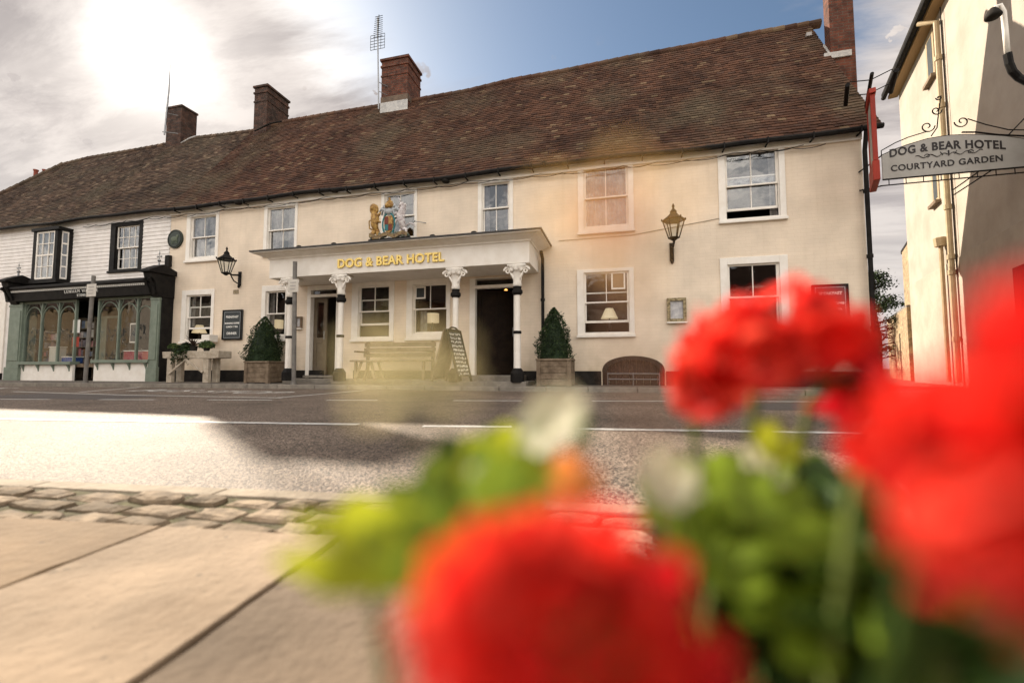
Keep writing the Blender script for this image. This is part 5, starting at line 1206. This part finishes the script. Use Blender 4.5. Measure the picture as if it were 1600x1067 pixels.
# ================================================================ painted crest on the canopy
def crest():
    y=-.80; s=(P(648,345,y).x-P(570,345,y).x); cx=P(609,350,y).x; z0=ct+.085; t=thing('painted_crest',(cx,y,z0),'painted coat of arms with gold lion and white unicorn standing on the porch roof','coat of arms')
    k=s/1.1; zt_=P(605,312,y).z; H=(zt_-z0); print('crest w,h',s,H)
    def p(u,v,d=0): return (cx+u*s/2,y+d,z0+v*H)
    q=MB(); q.box(p(-1.05,0)[0],p(1.05,0)[0],y-.10,y+.14,z0-.03,z0+.07*H); q.box(p(-.8,0)[0],p(.85,0)[0],y-.07,y+.1,z0+.071*H,z0+.14*H); q.build('crest_base',M_black,t,bevel=.012)
    M_cg=mat('crest_gold',(.16,.07,.02),.4,col2=(.55,.34,.10),nscale=16); M_cw=mat('crest_white',(.72,.68,.66),.45,col2=(.34,.28,.28),nscale=16); M_cr=mat('crest_red',(.16,.035,.02),.5)
    q=MB()  # lion, rampant and facing out
    q.tube([p(-.52,.30),p(-.60,.45,-.02),p(-.57,.62,-.03),p(-.62,.76,-.03)],[.05*k,.075*k,.085*k,.05*k],8); q.ell(p(-.63,.83,-.04),(.075*k,.07*k,.085*k)); q.ell(p(-.62,.80,-.02),(.10*k,.06*k,.11*k))
    q.tube([p(-.55,.64),p(-.42,.66,-.04),p(-.34,.72,-.04)],[.04*k,.028*k,.02*k],6); q.tube([p(-.55,.56),p(-.42,.52,-.04),p(-.34,.50,-.04)],[.04*k,.028*k,.02*k],6)
    q.tube([p(-.55,.34),p(-.66,.26,-.04),p(-.60,.14,-.04),p(-.52,.14,-.05)],[.06*k,.04*k,.028*k,.022*k],6); q.tube([p(-.50,.34),p(-.44,.26,-.04),p(-.44,.16,-.04)],[.05*k,.035*k,.022*k],6)
    q.tube([p(-.62,.34),p(-.82,.40),p(-.84,.56),p(-.74,.58)],[.018*k,.014*k,.014*k,.026*k],6); q.build('lion',M_cg,t,smooth=True)
    q=MB(); q.tube([p(.52,.30),p(.50,.46,-.02),p(.42,.60,-.03),p(.50,.74,-.03),p(.55,.84,-.03)],[.05*k,.07*k,.075*k,.05*k,.035*k],8)
    q.tube([p(.56,.86,-.03),p(.46,.84,-.04),p(.40,.78,-.05)],[.045*k,.04*k,.022*k],8); q.tube([p(.50,.88,-.04),p(.34,1.02,-.05)],[.012*k,.003*k],5)
    q.tube([p(.42,.64),p(.28,.68,-.04),p(.22,.62,-.04)],[.035*k,.022*k,.016*k],6); q.tube([p(.40,.56),p(.28,.50,-.04),p(.24,.42,-.04)],[.035*k,.022*k,.016*k],6)
    q.tube([p(.52,.32),p(.68,.30,-.04),p(.66,.14,-.04)],[.06*k,.03*k,.02*k],6); q.tube([p(.50,.32),p(.44,.24,-.04),p(.36,.16,-.04)],[.05*k,.03*k,.018*k],6); q.tube([p(.56,.36),p(.80,.44),p(.96,.40),p(1.0,.34)],[.02*k,.016*k,.02*k,.006*k],6)
    for i in range(5): q.ell(p(.60-.01*i,.84-.06*i,-.01),(.028*k,.03*k,.04*k),n=6,m=4)
    q.build('unicorn',M_cw,t,smooth=True)
    q=MB(); sh=[(-.17,.62),(.17,.62),(.18,.42),(.10,.28),(0,.22),(-.10,.28),(-.18,.42)]; q.prism([(p(u,0)[0],p(0,v)[2]) for u,v in sh],y-.06,y-.01); sd_=q.build('shield',M_cg,t,bevel=.012)
    for (u0,u1,v0,v1,m) in ((-.15,-.005,.44,.60,M_cr),(.005,.15,.27+.17,.60,M_cg),(-.14,-.005,.30,.43,M_teal),(.005,.14,.30,.43,M_cr)):
        q=MB(); q.box(p(u0,0)[0],p(u1,0)[0],y-.072,y-.0605,p(0,v0)[2],p(0,v1)[2]); o=q.build('quarter',m,sd_)
    pts=[]; 
    for i in range(25): a=2*math.pi*i/24; pts.append(p(.24*math.cos(a),.44+.24*math.sin(a),-.05))
    q=MB(); q.tube(pts,.018*k,6); q.build('garter',M_teal,t)
    q=MB(); q.ell(p(0,.72,-.04),(.075*k,.06*k,.07*k))
    for i in range(9): q.tube([p(0,.70,-.02),p(-.30+.075*i,.80+.05*math.sin(i*2),-.03),p((-.40+.1*i),.66+.06*math.cos(i*1.7),-.03)],[.035*k,.03*k,.02*k],6)
    q.build('mantling',M_silver,t,smooth=True)
    q=MB(); q.lathe([(.09*k,0),(.10*k,.04*k),(.085*k,.08*k)],(p(0,0)[0],y-.02,p(0,.80)[2]),10)
    for i in range(5): q.tube([p(-.12+.06*i,.84,-.03),p(-.10+.05*i,.93,-.03),p(0,.97,-.03)],.013*k,5)
    q.ell(p(0,1.0,-.03),(.025*k,.02*k,.03*k)); q.build('crown',M_cg,t,smooth=True)
    q=MB(); rs=random.Random(3)
    for i in range(34): u=rs.uniform(-.72,.74); q.ell(p(u,.16+.10*rs.random()*(1-u*u),-.03+rs.uniform(-.03,.03)),(.05*k,.03*k,.032*k),n=6,m=4)
    q.build('compartment',mat('crest_ground',(.02,.07,.07),.5,col2=(.25,.22,.15),nscale=18),t,smooth=True)
    q=MB(); pr=None
    pts=[p(-.75+1.5*i/16,.155+.03*math.cos(i*.9),-.09) for i in range(17)]
    for a_,b_ in zip(pts,pts[1:]): q.quad(a_,b_,(b_[0],b_[1],b_[2]+.075*k),(a_[0],a_[1],a_[2]+.075*k))
    q.build('scroll',mat('crest_scroll',(.30,.22,.10),.5,col2=(.10,.05,.03),nscale=20),t)
crest()
p=P(660,349,-.0); t=thing('flag_arm',(p.x,0,p.z),'small metal arm sticking out of the wall right of the crest','bracket'); q=MB(); q.tube([(p.x-.12,-.18,p.z),(p.x+.1,-.001,p.z)],.010,6); q.ell((p.x-.13,-.19,p.z),(.03,.02,.03)); q.build('arm',M_steel,t)
# ================================================================ aerials
p=P(592,150,2.2); pt_=P(590,28,2.2); t=thing('tv_aerial',(p.x,2.2,p.z-.4),'tall television aerial with a rake of rods beside the middle chimney','aerial')
MB().tube([(p.x,2.2,p.z-.45),(pt_.x,2.2,pt_.z)],.022,6).build('mast',M_steel,t)
q=MB(); zc=P(591,48,2.2).z; x=pt_.x
bdv=Vector((.55,-.83,.02)).normalized(); c0=Vector((x+.02,2.2,zc-.25))
q.tube([c0-bdv*.15,c0+bdv*.95],.014,5)
for i in range(11):
    c=c0+bdv*(.05+i*.085); q.tube([c-Vector((.17-.004*i,0,0)),c+Vector((.17-.004*i,0,0))],.008,4)
for zz in (-.30,-.2,-.1,.0,.1,.2):
    c=c0-bdv*.12+Vector((0,0,zz)); q.tube([c-Vector((.26,0,0)),c+Vector((.26,0,0))],.008,4)
for s in (-.26,-.12,.12,.26): q.tube([c0-bdv*.12+Vector((s,0,-.3)),c0-bdv*.12+Vector((s,0,.2))],.007,4)
q.build('antenna_array',M_plinth,t)
for z in (.55,.85): MB().tube([(p.x,2.2,p.z+z-.4),(p.x+.16,2.46,p.z+z-.4)],.012,5).build('mast_clamp',M_steel,t)
p=P(257,207,2.3); pt_=P(266,102,2.3); t=thing('whip_aerial',(p.x,2.3,p.z),'plain whip aerial beside the leftmost large chimney','aerial'); MB().tube([(p.x,2.3,p.z-.1),(pt_.x,2.3,pt_.z-1.0),(pt_.x,2.3,pt_.z)],[.028,.028,.012],6).build('mast',M_steel,t); MB().tube([(p.x-.10,2.3,p.z+.03),(p.x+.35,2.55,p.z+.03)],.018,5).build('mast_clamp',M_steel,t); MB().tube([(p.x,2.3,p.z+.75),(p.x+.3,2.55,p.z+.75)],.014,5).build('mast_clamp',M_steel,t)
q=MB(); a=P(306,213,2.5); b=P(283,224,2.35); q.tube([a,a.lerp(b,.4)+Vector((0,0,.03)),b],.03,6); q.build('lead_dressing',M_lead,sroof,smooth=True)
q=MB(); a=P(423,193,2.3); b=P(398,205,2.4); q.tube([P(440,190,2.4),a,b],.03,6); q.build('lead_dressing',M_plinth,hroof,smooth=True)
# ================================================================ hanging pictorial sign at the corner
def hsign():
    x=P(1364,250,-.7).x+.27; t=thing('hanging_pub_sign',(x,-.02,3.8),'red framed hanging pub sign seen edge on at the hotel corner','sign')
    zb_=P(1370,285,-.9).z; zt_=P(1370,165,-.6).z
    y0,y1=-1.10,-.42; print('hsign',x,zb_,zt_)
    MB().box(x-.05,x+.05,y0,y1,zb_,zb_+.36).build('sign_base',M_red,t,bevel=.01); 
    q=MB(); q.box(x-.035,x+.035,y0,y0+.07,zb_+.361,zt_); q.box(x-.035,x+.035,y1-.07,y1,zb_+.361,zt_); q.build('sign_frame',M_red,t,bevel=.006)
    MB().box(x-.02,x+.02,y0+.071,y1-.071,zb_+.361,zt_-.02).build('picture_panel',mat('faded_picture',(.20,.22,.19),.5,col2=(.45,.42,.36),nscale=6),t)
    q=MB(); q.profx([(y0-.05,zt_),(y1+.05,zt_),(y1+.02,zt_+.10),((y0+y1)/2,zt_+.22),(y0-.02,zt_+.10)],x-.05,x+.05); q.build('sign_head',M_red,t,bevel=.01)
    q=MB(); q.tube([(x,.0,zt_+.32),(x,y0-.1,zt_+.32)],.03,8); q.tube([(x,.0,zt_-.35),(x,y1,zt_+.0)],.02,6); q.build('bracket_arm',M_black,t)
    for s in (-1,1):
        q=MB(); q.tube([(x,-.45,zt_+.34),(x+s*.30,-.45,zt_+.42),(x+s*.34,-.45,zt_+.30)],.010,5); q.tube([(x,-.95,zt_+.34),(x+s*.30,-.95,zt_+.42),(x+s*.34,-.95,zt_+.30)],.010,5); q.build('lamp_stay',M_black,t)
        MB().tube([(x+s*.34,-.35,zt_+.30),(x+s*.34,-1.1,zt_+.30)],.038,8).build('strip_lamp',M_black,t)
    t.rotation_euler=(0,0,R(-21))
hsign()
# name board across the alley
def overthrow():
    y=-.2; t=thing('courtyard_name_board',(9.0,y,4.1),'arched white name board on scrolled ironwork spanning the alley mouth','sign')
    top=[(1378,243),(1400,233),(1420,226),(1450,217),(1480,212),(1510,210.5),(1540,211),(1570,213),(1600,217),(1625,222)]; T=[P(*a,y) for a in top]; zb0=P(1378,280,y).z; x1=T[-1].x; zbb=(P(1480,272,y).z+zb0)/2
    q=MB(); poly=[(T[0].x,zbb)]+[(p.x,p.z) for p in T]+[(x1,zbb)]; q.prism(poly,y,y+.03); bd_=q.build('name_panel',mat('greyish_white_panel',(.42,.40,.37),.5,col2=(.36,.34,.31),nscale=3),t,bevel=.004,label='greyish white arched panel')
    q=MB(); q.tube([(p.x,y+.015,p.z+.0) for p in T],.016,6); q.tube([(T[0].x,y+.015,zbb),(x1,y+.015,zbb)],.018,6); q.tube([(T[0].x-.05,y+.015,zbb-.12),(x1,y+.015,zbb-.10)],.012,6)
    for i in range(9): xx=T[0].x+.1+i*(x1-T[0].x-.2)/8; q.tube([(xx,y+.015,zbb),(xx,y+.015,zbb-.12)],.008,5)
    q.tube([(7.62,-.02,zbb-.12),(T[0].x,y+.015,zbb-.12)],.014,5); q.tube([(7.62,-.02,zbb+.25),(T[0].x,y+.015,T[0].z)],.014,5)
    off=[(p.x,y+.015,p.z+.10+.05*math.sin(i*.6)) for i,p in enumerate(T[:4])]; q.tube([(T[0].x,y+.015,T[0].z)]+off,.010,5)
    def scroll(px,py,r,s,turn=2.4):
        c=P(px,py,y+.015); q.tube([(c.x+s*r*(1-i/30)*math.cos(i/24*turn*math.pi),y+.015,c.z-r*(1-i/30)*math.sin(i/24*turn*math.pi)) for i in range(25)],.011,5)
    scroll(1449,198,.12,1); scroll(1503,190,.12,-1); scroll(1463,173,.09,1); scroll(1467,153,.05,-1)
    q.tube([P(1455,213,y+.015),P(1464,200,y+.015),P(1466,180,y+.015),P(1470,150,y+.015)],.010,5)
    q.tube([P(1503,207,y+.015),P(1525,207,y+.015),P(1560,211,y+.015),P(1625,214,y+.015)],.016,5); q.tube([P(1512,186,y+.015),P(1540,195,y+.015),P(1575,203,y+.015),P(1625,204,y+.015)],.010,5); q.tube([P(1575,212,y+.015),P(1600,186,y+.015),P(1625,165,y+.015)],.010,5)
    q.tube([P(1550,266,y+.2),P(1490,305,y+.5)],.012,5); q.tube([P(1530,268,y+.2),P(1489,297,y+.5)],.012,5); q.build('scroll_ironwork',M_black,t)
    M_ink=mat('dark_lettering',(.035,.03,.03),.5)
    def arc(c): return c
    x0=P(1382,245,y).x; xe=P(1579,229,y).x; w=xe-x0; xc=(x0+xe)/2
    zl=[(P(1395,244,y).x,P(1395,240,y).z),(P(1480,228,y).x,P(1480,228,y).z),(P(1570,228,y).x,P(1570,228,y).z)]
    import functools
    def quadz(x):
        (x1_,z1_),(x2_,z2_),(x3_,z3_)=zl; return z1_*(x-x2_)*(x-x3_)/((x1_-x2_)*(x1_-x3_))+z2_*(x-x1_)*(x-x3_)/((x2_-x1_)*(x2_-x3_))+z3_*(x-x1_)*(x-x2_)/((x3_-x1_)*(x3_-x2_))
    zm=quadz(xc); 
    textmesh('board_lettering','DOG & BEAR HOTEL',.215,M_ink,bd_,front(xc,y-.004,zm),.003,.006,bend=lambda c:Vector((c.x,c.y+quadz(xc+c.x)-zm,c.z)),space=1.1,xs=w/(2.13*1.095),label='dark capitals reading DOG & BEAR HOTEL along the arch')
    xa=P(1392,265,y).x; xb=P(1567,248,y).x; zc_=P(1480,255,y).z
    textmesh('board_lettering','COURTYARD GARDEN',.165,M_ink,bd_,front((xa+xb)/2,y-.004,zc_-.01),.003,.003,space=1.1,xs=(xb-xa)/(1.83),label='dark capitals reading COURTYARD GARDEN')
    q=MB(); xm=P(1482,241,y).x; zm2=P(1482,241,y).z
    for s in (-1,1):
        q.tube([(xm+s*(.02+.5*i/20),y-.006,zm2+.028*math.sin(i*.75)) for i in range(21)],.007,4)
        q.tube([(xm+s*(.33+.05*(1-i/16)*math.cos(i*.5)),y-.006,zm2+.05*(1-i/16)*math.sin(i*.5)) for i in range(14)],.006,4)
        q.tube([(xm+s*.09,y-.006,zm2-.01),(xm+s*.13,y-.006,zm2+.06)],.006,4)
    q.tube([(xm,y-.006,zm2-.03),(xm,y-.006,zm2+.07)],.012,4); q.build('flourish',M_ink,bd_)
overthrow()
# bracket street lamp on the white building
def wlamp():
    d=6.6; t=thing('street_lamp',tuple(C(1585,100,d)),'white goose-neck street lamp on a black wall bracket, top right','street lamp')
    A=[C(1574,84,d),C(1571,50,d),C(1568,20,d),C(1562,9,d),C(1556,12,d),C(1553,20,d)]; MB().tube(A,.035,8).build('goose_neck',M_white,t,smooth=True)
    c=C(1552,26,d); MB().lathe([(.03,.13),(.06,.09),(.095,.02),(.10,-.01),(.075,-.03)],tuple(c),14).build('lamp_head',M_plinth,t,smooth=True)
    B=[C(1574,84,d),C(1577,100,d),C(1582,112,d),C(1592,122,d),C(1612,132,d-.1)]; MB().tube(B,.05,8).build('wall_bracket',M_black,t)
wlamp()
# ================================================================ stone trough of geraniums right in front of the lens
cr_=Vector((math.cos(R(YAW)),math.sin(R(YAW)),0)); cf_=Vector((-math.sin(R(YAW)),math.cos(R(YAW)),0)); C0=Vector((CAM.x,CAM.y,0))
def L3(r_,f_,z): p=C0+cr_*r_+cf_*f_; return Vector((p.x,p.y,z))
tc_=L3(.24,.19,.025); tr=thing('flower_trough',tuple(tc_),'stone trough planted with red geraniums at the near edge of the pavement','planter')
q=MB(); M=Matrix.Rotation(R(YAW),3,'Z')
for (dr,df,w,d_) in ((0,-.135,.86,.03),(0,.135,.86,.03),(-.415,0,.03,.24),(.415,0,.03,.24)):
    c=tc_+cr_*dr+cf_*df; q.obox((c.x,c.y,.12),(w,d_,.18),M)
q.obox((tc_.x,tc_.y,.045),(.80,.24,.03),M); q.build('trough_side',M_nkerb,tr,bevel=.004)
MB().obox((tc_.x,tc_.y,.125),(.79,.235,.13),M).build('soil',M_mort,tr)
M_petal=islandmat('scarlet_petal',[(0,(0.55,0.010,0.010)),(0.4,(0.82,0.030,0.020)),(1,(0.92,0.10,0.060))],0.5,60,0.0)
M_petald=islandmat('crimson_petal',[(0,(0.38,0.004,0.010)),(0.5,(0.55,0.008,0.014)),(1,(0.75,0.03,0.02))],0.5,60,0.0)
M_ypet=islandmat('yellow_petal',[(0,(0.80,0.42,0.12)),(1,(0.85,0.55,0.20))],0.5,60,0.0)
M_ppet=islandmat('pale_yellow_petal',[(0,(0.72,0.60,0.28)),(1,(0.78,0.68,0.38))],0.5,60,0.0)
M_opet=islandmat('orange_petal',[(0,(0.80,0.20,0.05)),(1,(0.85,0.32,0.07))],0.5,60,0.0)
M_gl=islandmat('geranium_leaf',[(0,(0.08,0.14,0.015)),(0.5,(0.17,0.25,0.022)),(1,(0.30,0.38,0.03))],0.5,60,0.0)
M_gly=islandmat('yellow_backlit_leaf',[(0,(0.38,0.46,0.02)),(1,(0.55,0.55,0.03))],0.5,60,0.0)  # yellow leaf, and green leaves with backlit yellow put into the colour
M_gld=islandmat('deep_green_leaf',[(0,(0.025,0.05,0.012)),(1,(0.06,0.11,0.02))],0.5,60,0.0)
M_pale=mat('dry_bract',(0.62,0.60,0.42),0.6,trans=.4)
M_stem=mat('green_stem',(0.16,0.20,0.05),0.5,trans=.25)
M_bstem=mat('brown_stem',(0.35,0.20,0.13),0.6)
def addtrans(m,f):
    nt=m.node_tree; b=nt.nodes['Principled BSDF']; t=nt.nodes.new('ShaderNodeBsdfTranslucent'); mx=nt.nodes.new('ShaderNodeMixShader'); mx.inputs[0].default_value=f
    nt.links.new(b.inputs['Base Color'].links[0].from_socket,t.inputs[0]); nt.links.new(b.outputs[0],mx.inputs[1]); nt.links.new(t.outputs[0],mx.inputs[2]); nt.links.new(mx.outputs[0],nt.nodes['Material Output'].inputs[0])
for m_ in (M_petal,M_petald,M_ypet,M_ppet,M_opet,M_gl,M_gly): addtrans(m_,.5)
addtrans(M_gld,.2)
def petal(mb,c,dirv,nrmv,l,w,cup=.25):
    d=dirv.normalized(); s=d.cross(nrmv).normalized(); n_=s.cross(d); o=len(mb.v)
    prof=[(0,.15),(.3,.7),(.6,1.0),(.85,.85),(1.0,.35)]
    for u,ww in prof:
        for k in (-1,0,1): mb.v.append(tuple(c+d*l*u+s*(k*w*ww/2)+n_*(cup*l*(u*u)*.5+(abs(k))*cup*w*.35)))
    for i in range(len(prof)-1):
        for k in (0,1): a=o+i*3+k; mb.f.append((a,a+1,a+4,a+3))
def head(parent,c,rx,rz,n,rs,m,pl=.011,lo=-.5,name='flower_head'):
    mb=MB(); sm=MB()
    for i in range(n):
        z=rs.uniform(lo,1); a=rs.uniform(0,6.283); r_=math.sqrt(max(0,1-z*z)); o=Vector((r_*math.cos(a),r_*math.sin(a),z)); k=rs.uniform(.72,1.0)
        fc=c+Vector((o.x*rx,o.y*rx,o.z*rz))*k; nv=(o+Vector((rs.gauss(0,.35),rs.gauss(0,.35),rs.gauss(0,.35)))).normalized(); u=nv.orthogonal().normalized(); w=nv.cross(u); ph=rs.uniform(0,1.2)
        for j in range(5):
            t=ph+j*1.2566+rs.uniform(-.1,.1); petal(mb,fc,(u*math.cos(t)+w*math.sin(t))+nv*.35,nv,pl*rs.uniform(.85,1.1),pl*.85)
        sm.tube([c-Vector((0,0,rz*.5)),fc],.0009,4)
    f=mb.build(name,m,parent,smooth=True); sm.build('floret_stalk',M_stem,f); return f
def leaf(parent,c,r_,nv,rs,m,name='leaf',stretch=1.0,ax=None,base=None):
    nv=nv.normalized(); u=(ax or nv.orthogonal()).normalized(); u=(u-nv*u.dot(nv)).normalized(); w=nv.cross(u); mb=MB(); N=36; mb.v.append(tuple(c-nv*r_*.15))
    for ring in (.35,.7,1.0):
        for k in range(N):
            t=2*math.pi*k/N; lob=1+.09*math.cos(7*t)*ring; gap=1-.75*ring*math.exp(-((t-math.pi)/.22)**2); rr=r_*ring*lob*gap; z=r_*(.10*math.cos(7*t)*ring**2+.16*ring**2-.15+.05*math.sin(2*t+c.x*90))
            mb.v.append(tuple(c+u*rr*math.cos(t)*stretch+w*rr*math.sin(t)+nv*z))
    for k in range(N): mb.f.append((0,1+k,1+(k+1)%N))
    for ring in (0,1):
        for k in range(N): a=1+ring*N+k; b=1+ring*N+(k+1)%N; mb.f.append((a,b,b+N,a+N))
    o=mb.build(name,m,parent,smooth=True)
    if base is not None: MB().tube([base,(base+c)/2+Vector((0,0,.01)),c-nv*r_*.1],[.0018,.0014,.0012],5).build('leaf_stalk',M_stem,o)
    return o
sz=.192
def base_at(p,j=0): 
    d=p-C0; r_=max(-.12,min(.60,d.dot(cr_)*.9+j)); return L3(r_,max(.09,min(.29,d.dot(cf_))),sz)
UPV=Vector((0,0,1)); toc=-_fw
def gplant(label,heads,leaves,seed,fill=()):
    rs=random.Random(seed); p=C(*heads[0][0]) if heads else C(*leaves[0][0]); b=base_at(p); t=thing('red_geranium',tuple(b),label,'geranium','geraniums in the stone trough')
    for (pos,rx,rz,n,m,pl,lo) in heads:
        c=C(*pos); head(t,c,rx,rz,n,rs,m,pl,lo); MB().tube([b,b.lerp(c,.5)+cf_*.035+cr_*.006,c+cf_*.012-Vector((0,0,rz*.7)),c-Vector((0,0,rz*.3))],[.0030,.0024,.0018,.0016],8).build('stem',M_gld if pos[2]<.1 else M_stem,t,smooth=True)
    for (pos,r_,m,tilt,st) in leaves:
        c=C(*pos); nv=(UPV*tilt[0]+toc*tilt[1]+cr_*tilt[2]); leaf(t,c,r_,nv,rs,m,stretch=st,base=b.lerp(c,.25),ax=cr_ if st!=1 else None)
    for (x0,x1,y0,y1,d0,d1,n,rmin,rmax,mats) in fill:
        for _ in range(n):
            c=C(rs.uniform(x0,x1),rs.uniform(y0,y1),rs.uniform(d0,d1)); nv=Vector((rs.gauss(0,.45),rs.gauss(0,.45)-.2,1)); leaf(t,c,rs.uniform(rmin,rmax),nv,rs,rs.choice(mats),base=b.lerp(c,.3))
    return t
gplant('red geranium head held highest, in front of the hotel corner',
  [((1205,548,.180),.034,.019,34,M_petal,.0125,-.6),((1100,588,.178),.016,.014,12,M_petal,.011,-1),((1295,590,.185),.015,.014,12,M_petald,.012,-1)],
  [((1190,730,.170),.010,M_pale,(.5,1,.3),1),((1100,790,.165),.024,M_gl,(1,.6,-.2),1),((1215,690,.17),.009,M_gly,(.6,1,0),1),((1330,760,.19),.026,M_gld,(1,.3,.3),1),((1160,760,.155),.014,M_gl,(.7,.8,.2),1),((1210,800,.15),.020,M_gl,(1,.5,0),1),((1045,745,.13),.009,M_pale,(.6,.9,0),1)],21,
  [(1060,1400,780,1000,.17,.25,16,.020,.030,[M_gl,M_gld,M_gld]),(1100,1380,700,800,.20,.27,8,.020,.028,[M_gld,M_gl])])
gplant('large red geranium head closest to the lens at the bottom centre',
  [((878,985,.070),.0125,.0130,28,M_petal,.0105,-.9),((755,1000,.066),.006,.008,7,M_petal,.009,-1),((1010,1020,.080),.010,.012,12,M_petald,.0100,-1),((820,875,.085),.008,.006,5,M_opet,.009,-1)],
  [((760,735,.150),.022,M_gl,(1,.5,-.3),1),((690,790,.125),.018,M_gl,(1,.6,-.2),1.2),((790,725,.14),.016,M_gly,(1,.8,-.1),1),((740,770,.13),.018,M_gl,(1,.7,0),1),((1120,850,.15),.018,M_gl,(1,.6,0),1),((570,850,.115),.013,M_gly,(1,.8,.1),1.7),((800,770,.115),.012,M_gl,(.8,.9,.2),1),((640,840,.12),.015,M_gly,(1,.7,0),1.5),((690,850,.105),.012,M_gl,(.9,.5,0),1.2),((855,655,.135),.010,M_pale,(.4,.6,-.8),1.5),((905,655,.15),.009,M_gld,(.3,.5,1),1),((900,745,.12),.007,M_opet,(.5,1,0),1),((720,740,.16),.014,M_gld,(.3,1,0),1)],22,
  [(700,1000,860,1060,.13,.17,10,.016,.022,[M_gld,M_gl])])
gplant('red geranium at the right edge with its head blurred over the alley',
  [((1600,740,.060),.0128,.0120,34,M_petal,.0095,-.9),((1650,590,.050),.008,.007,14,M_petal,.0075,-1),((1400,705,.11),.007,.006,7,M_petal,.008,-1),((1620,830,.060),.010,.010,14,M_petald,.009,-1)],
  [((1565,990,.12),.016,M_gl,(1,.6,0),1),((1480,935,.12),.016,M_gld,(1,.3,.3),1)],23,
  [(1350,1640,860,1090,.11,.20,22,.016,.026,[M_gld,M_gld,M_gl])])
gplant('shaded dull red geranium low down between the two big heads',
  [((1400,970,.17),.016,.011,9,M_petald,.010,-.8)],[((1230,960,.135),.016,M_gl,(1,.5,0),1)],24,
  [(1030,1420,930,1090,.15,.21,16,.020,.028,[M_gld,M_gld,M_gl]),(1030,1150,880,1060,.16,.2,5,.02,.026,[M_gld])])
def ghost(label,pos,spec,stem,m,mc,seed):
    rs=random.Random(seed); c=C(*pos); t=thing('small_marigold',tuple(base_at(c)),label,'marigold','thin marigolds in the stone trough'); b=base_at(c)
    for k,(dx,dy,l,w) in enumerate(spec):
        e=C(pos[0]+dx,pos[1]+dy,pos[2]); d=(e-c); s=MB(); petal(s,c+d*.35,d,toc,l,w,.1); s.build('petal',m,t,smooth=True)
    s=MB(); s.ell(tuple(c),(.0024,.0024,.0020) if m is M_ypet else (.0014,.0014,.0014)); s.build('flower_centre',mc,t,smooth=True)
    pts=[c]+[C(*q_) for q_ in stem]+[b]; MB().tube(pts,[.0008]*(len(pts)-1)+[.0012],6).build('stem',M_bstem if m is M_ypet else M_stem,t,smooth=True)
ghost('out of focus orange and yellow marigold floating over the right window column',(955,335,.047),[(-80,-25,.0060,.0020),(115,-40,.0066,.0020),(20,-80,.0045,.0018),(-40,60,.0040,.0018),(35,85,.0055,.0022),(-110,30,.0045,.0014)],[(965,430,.047),(990,560,.048),(1020,700,.052),(1035,770,.13)],M_ypet,M_opet,1)
ghost('out of focus pale yellow marigold floating over the bench',(640,585,.050),[(-60,-25,.0055,.0022),(50,-30,.0050,.0022),(-10,-50,.0040,.002),(-55,35,.0050,.0024),(70,20,.0050,.0020)],[(655,620,.050),(665,668,.052),(690,720,.08),(720,800,.14)],M_ppet,M_gld,2)
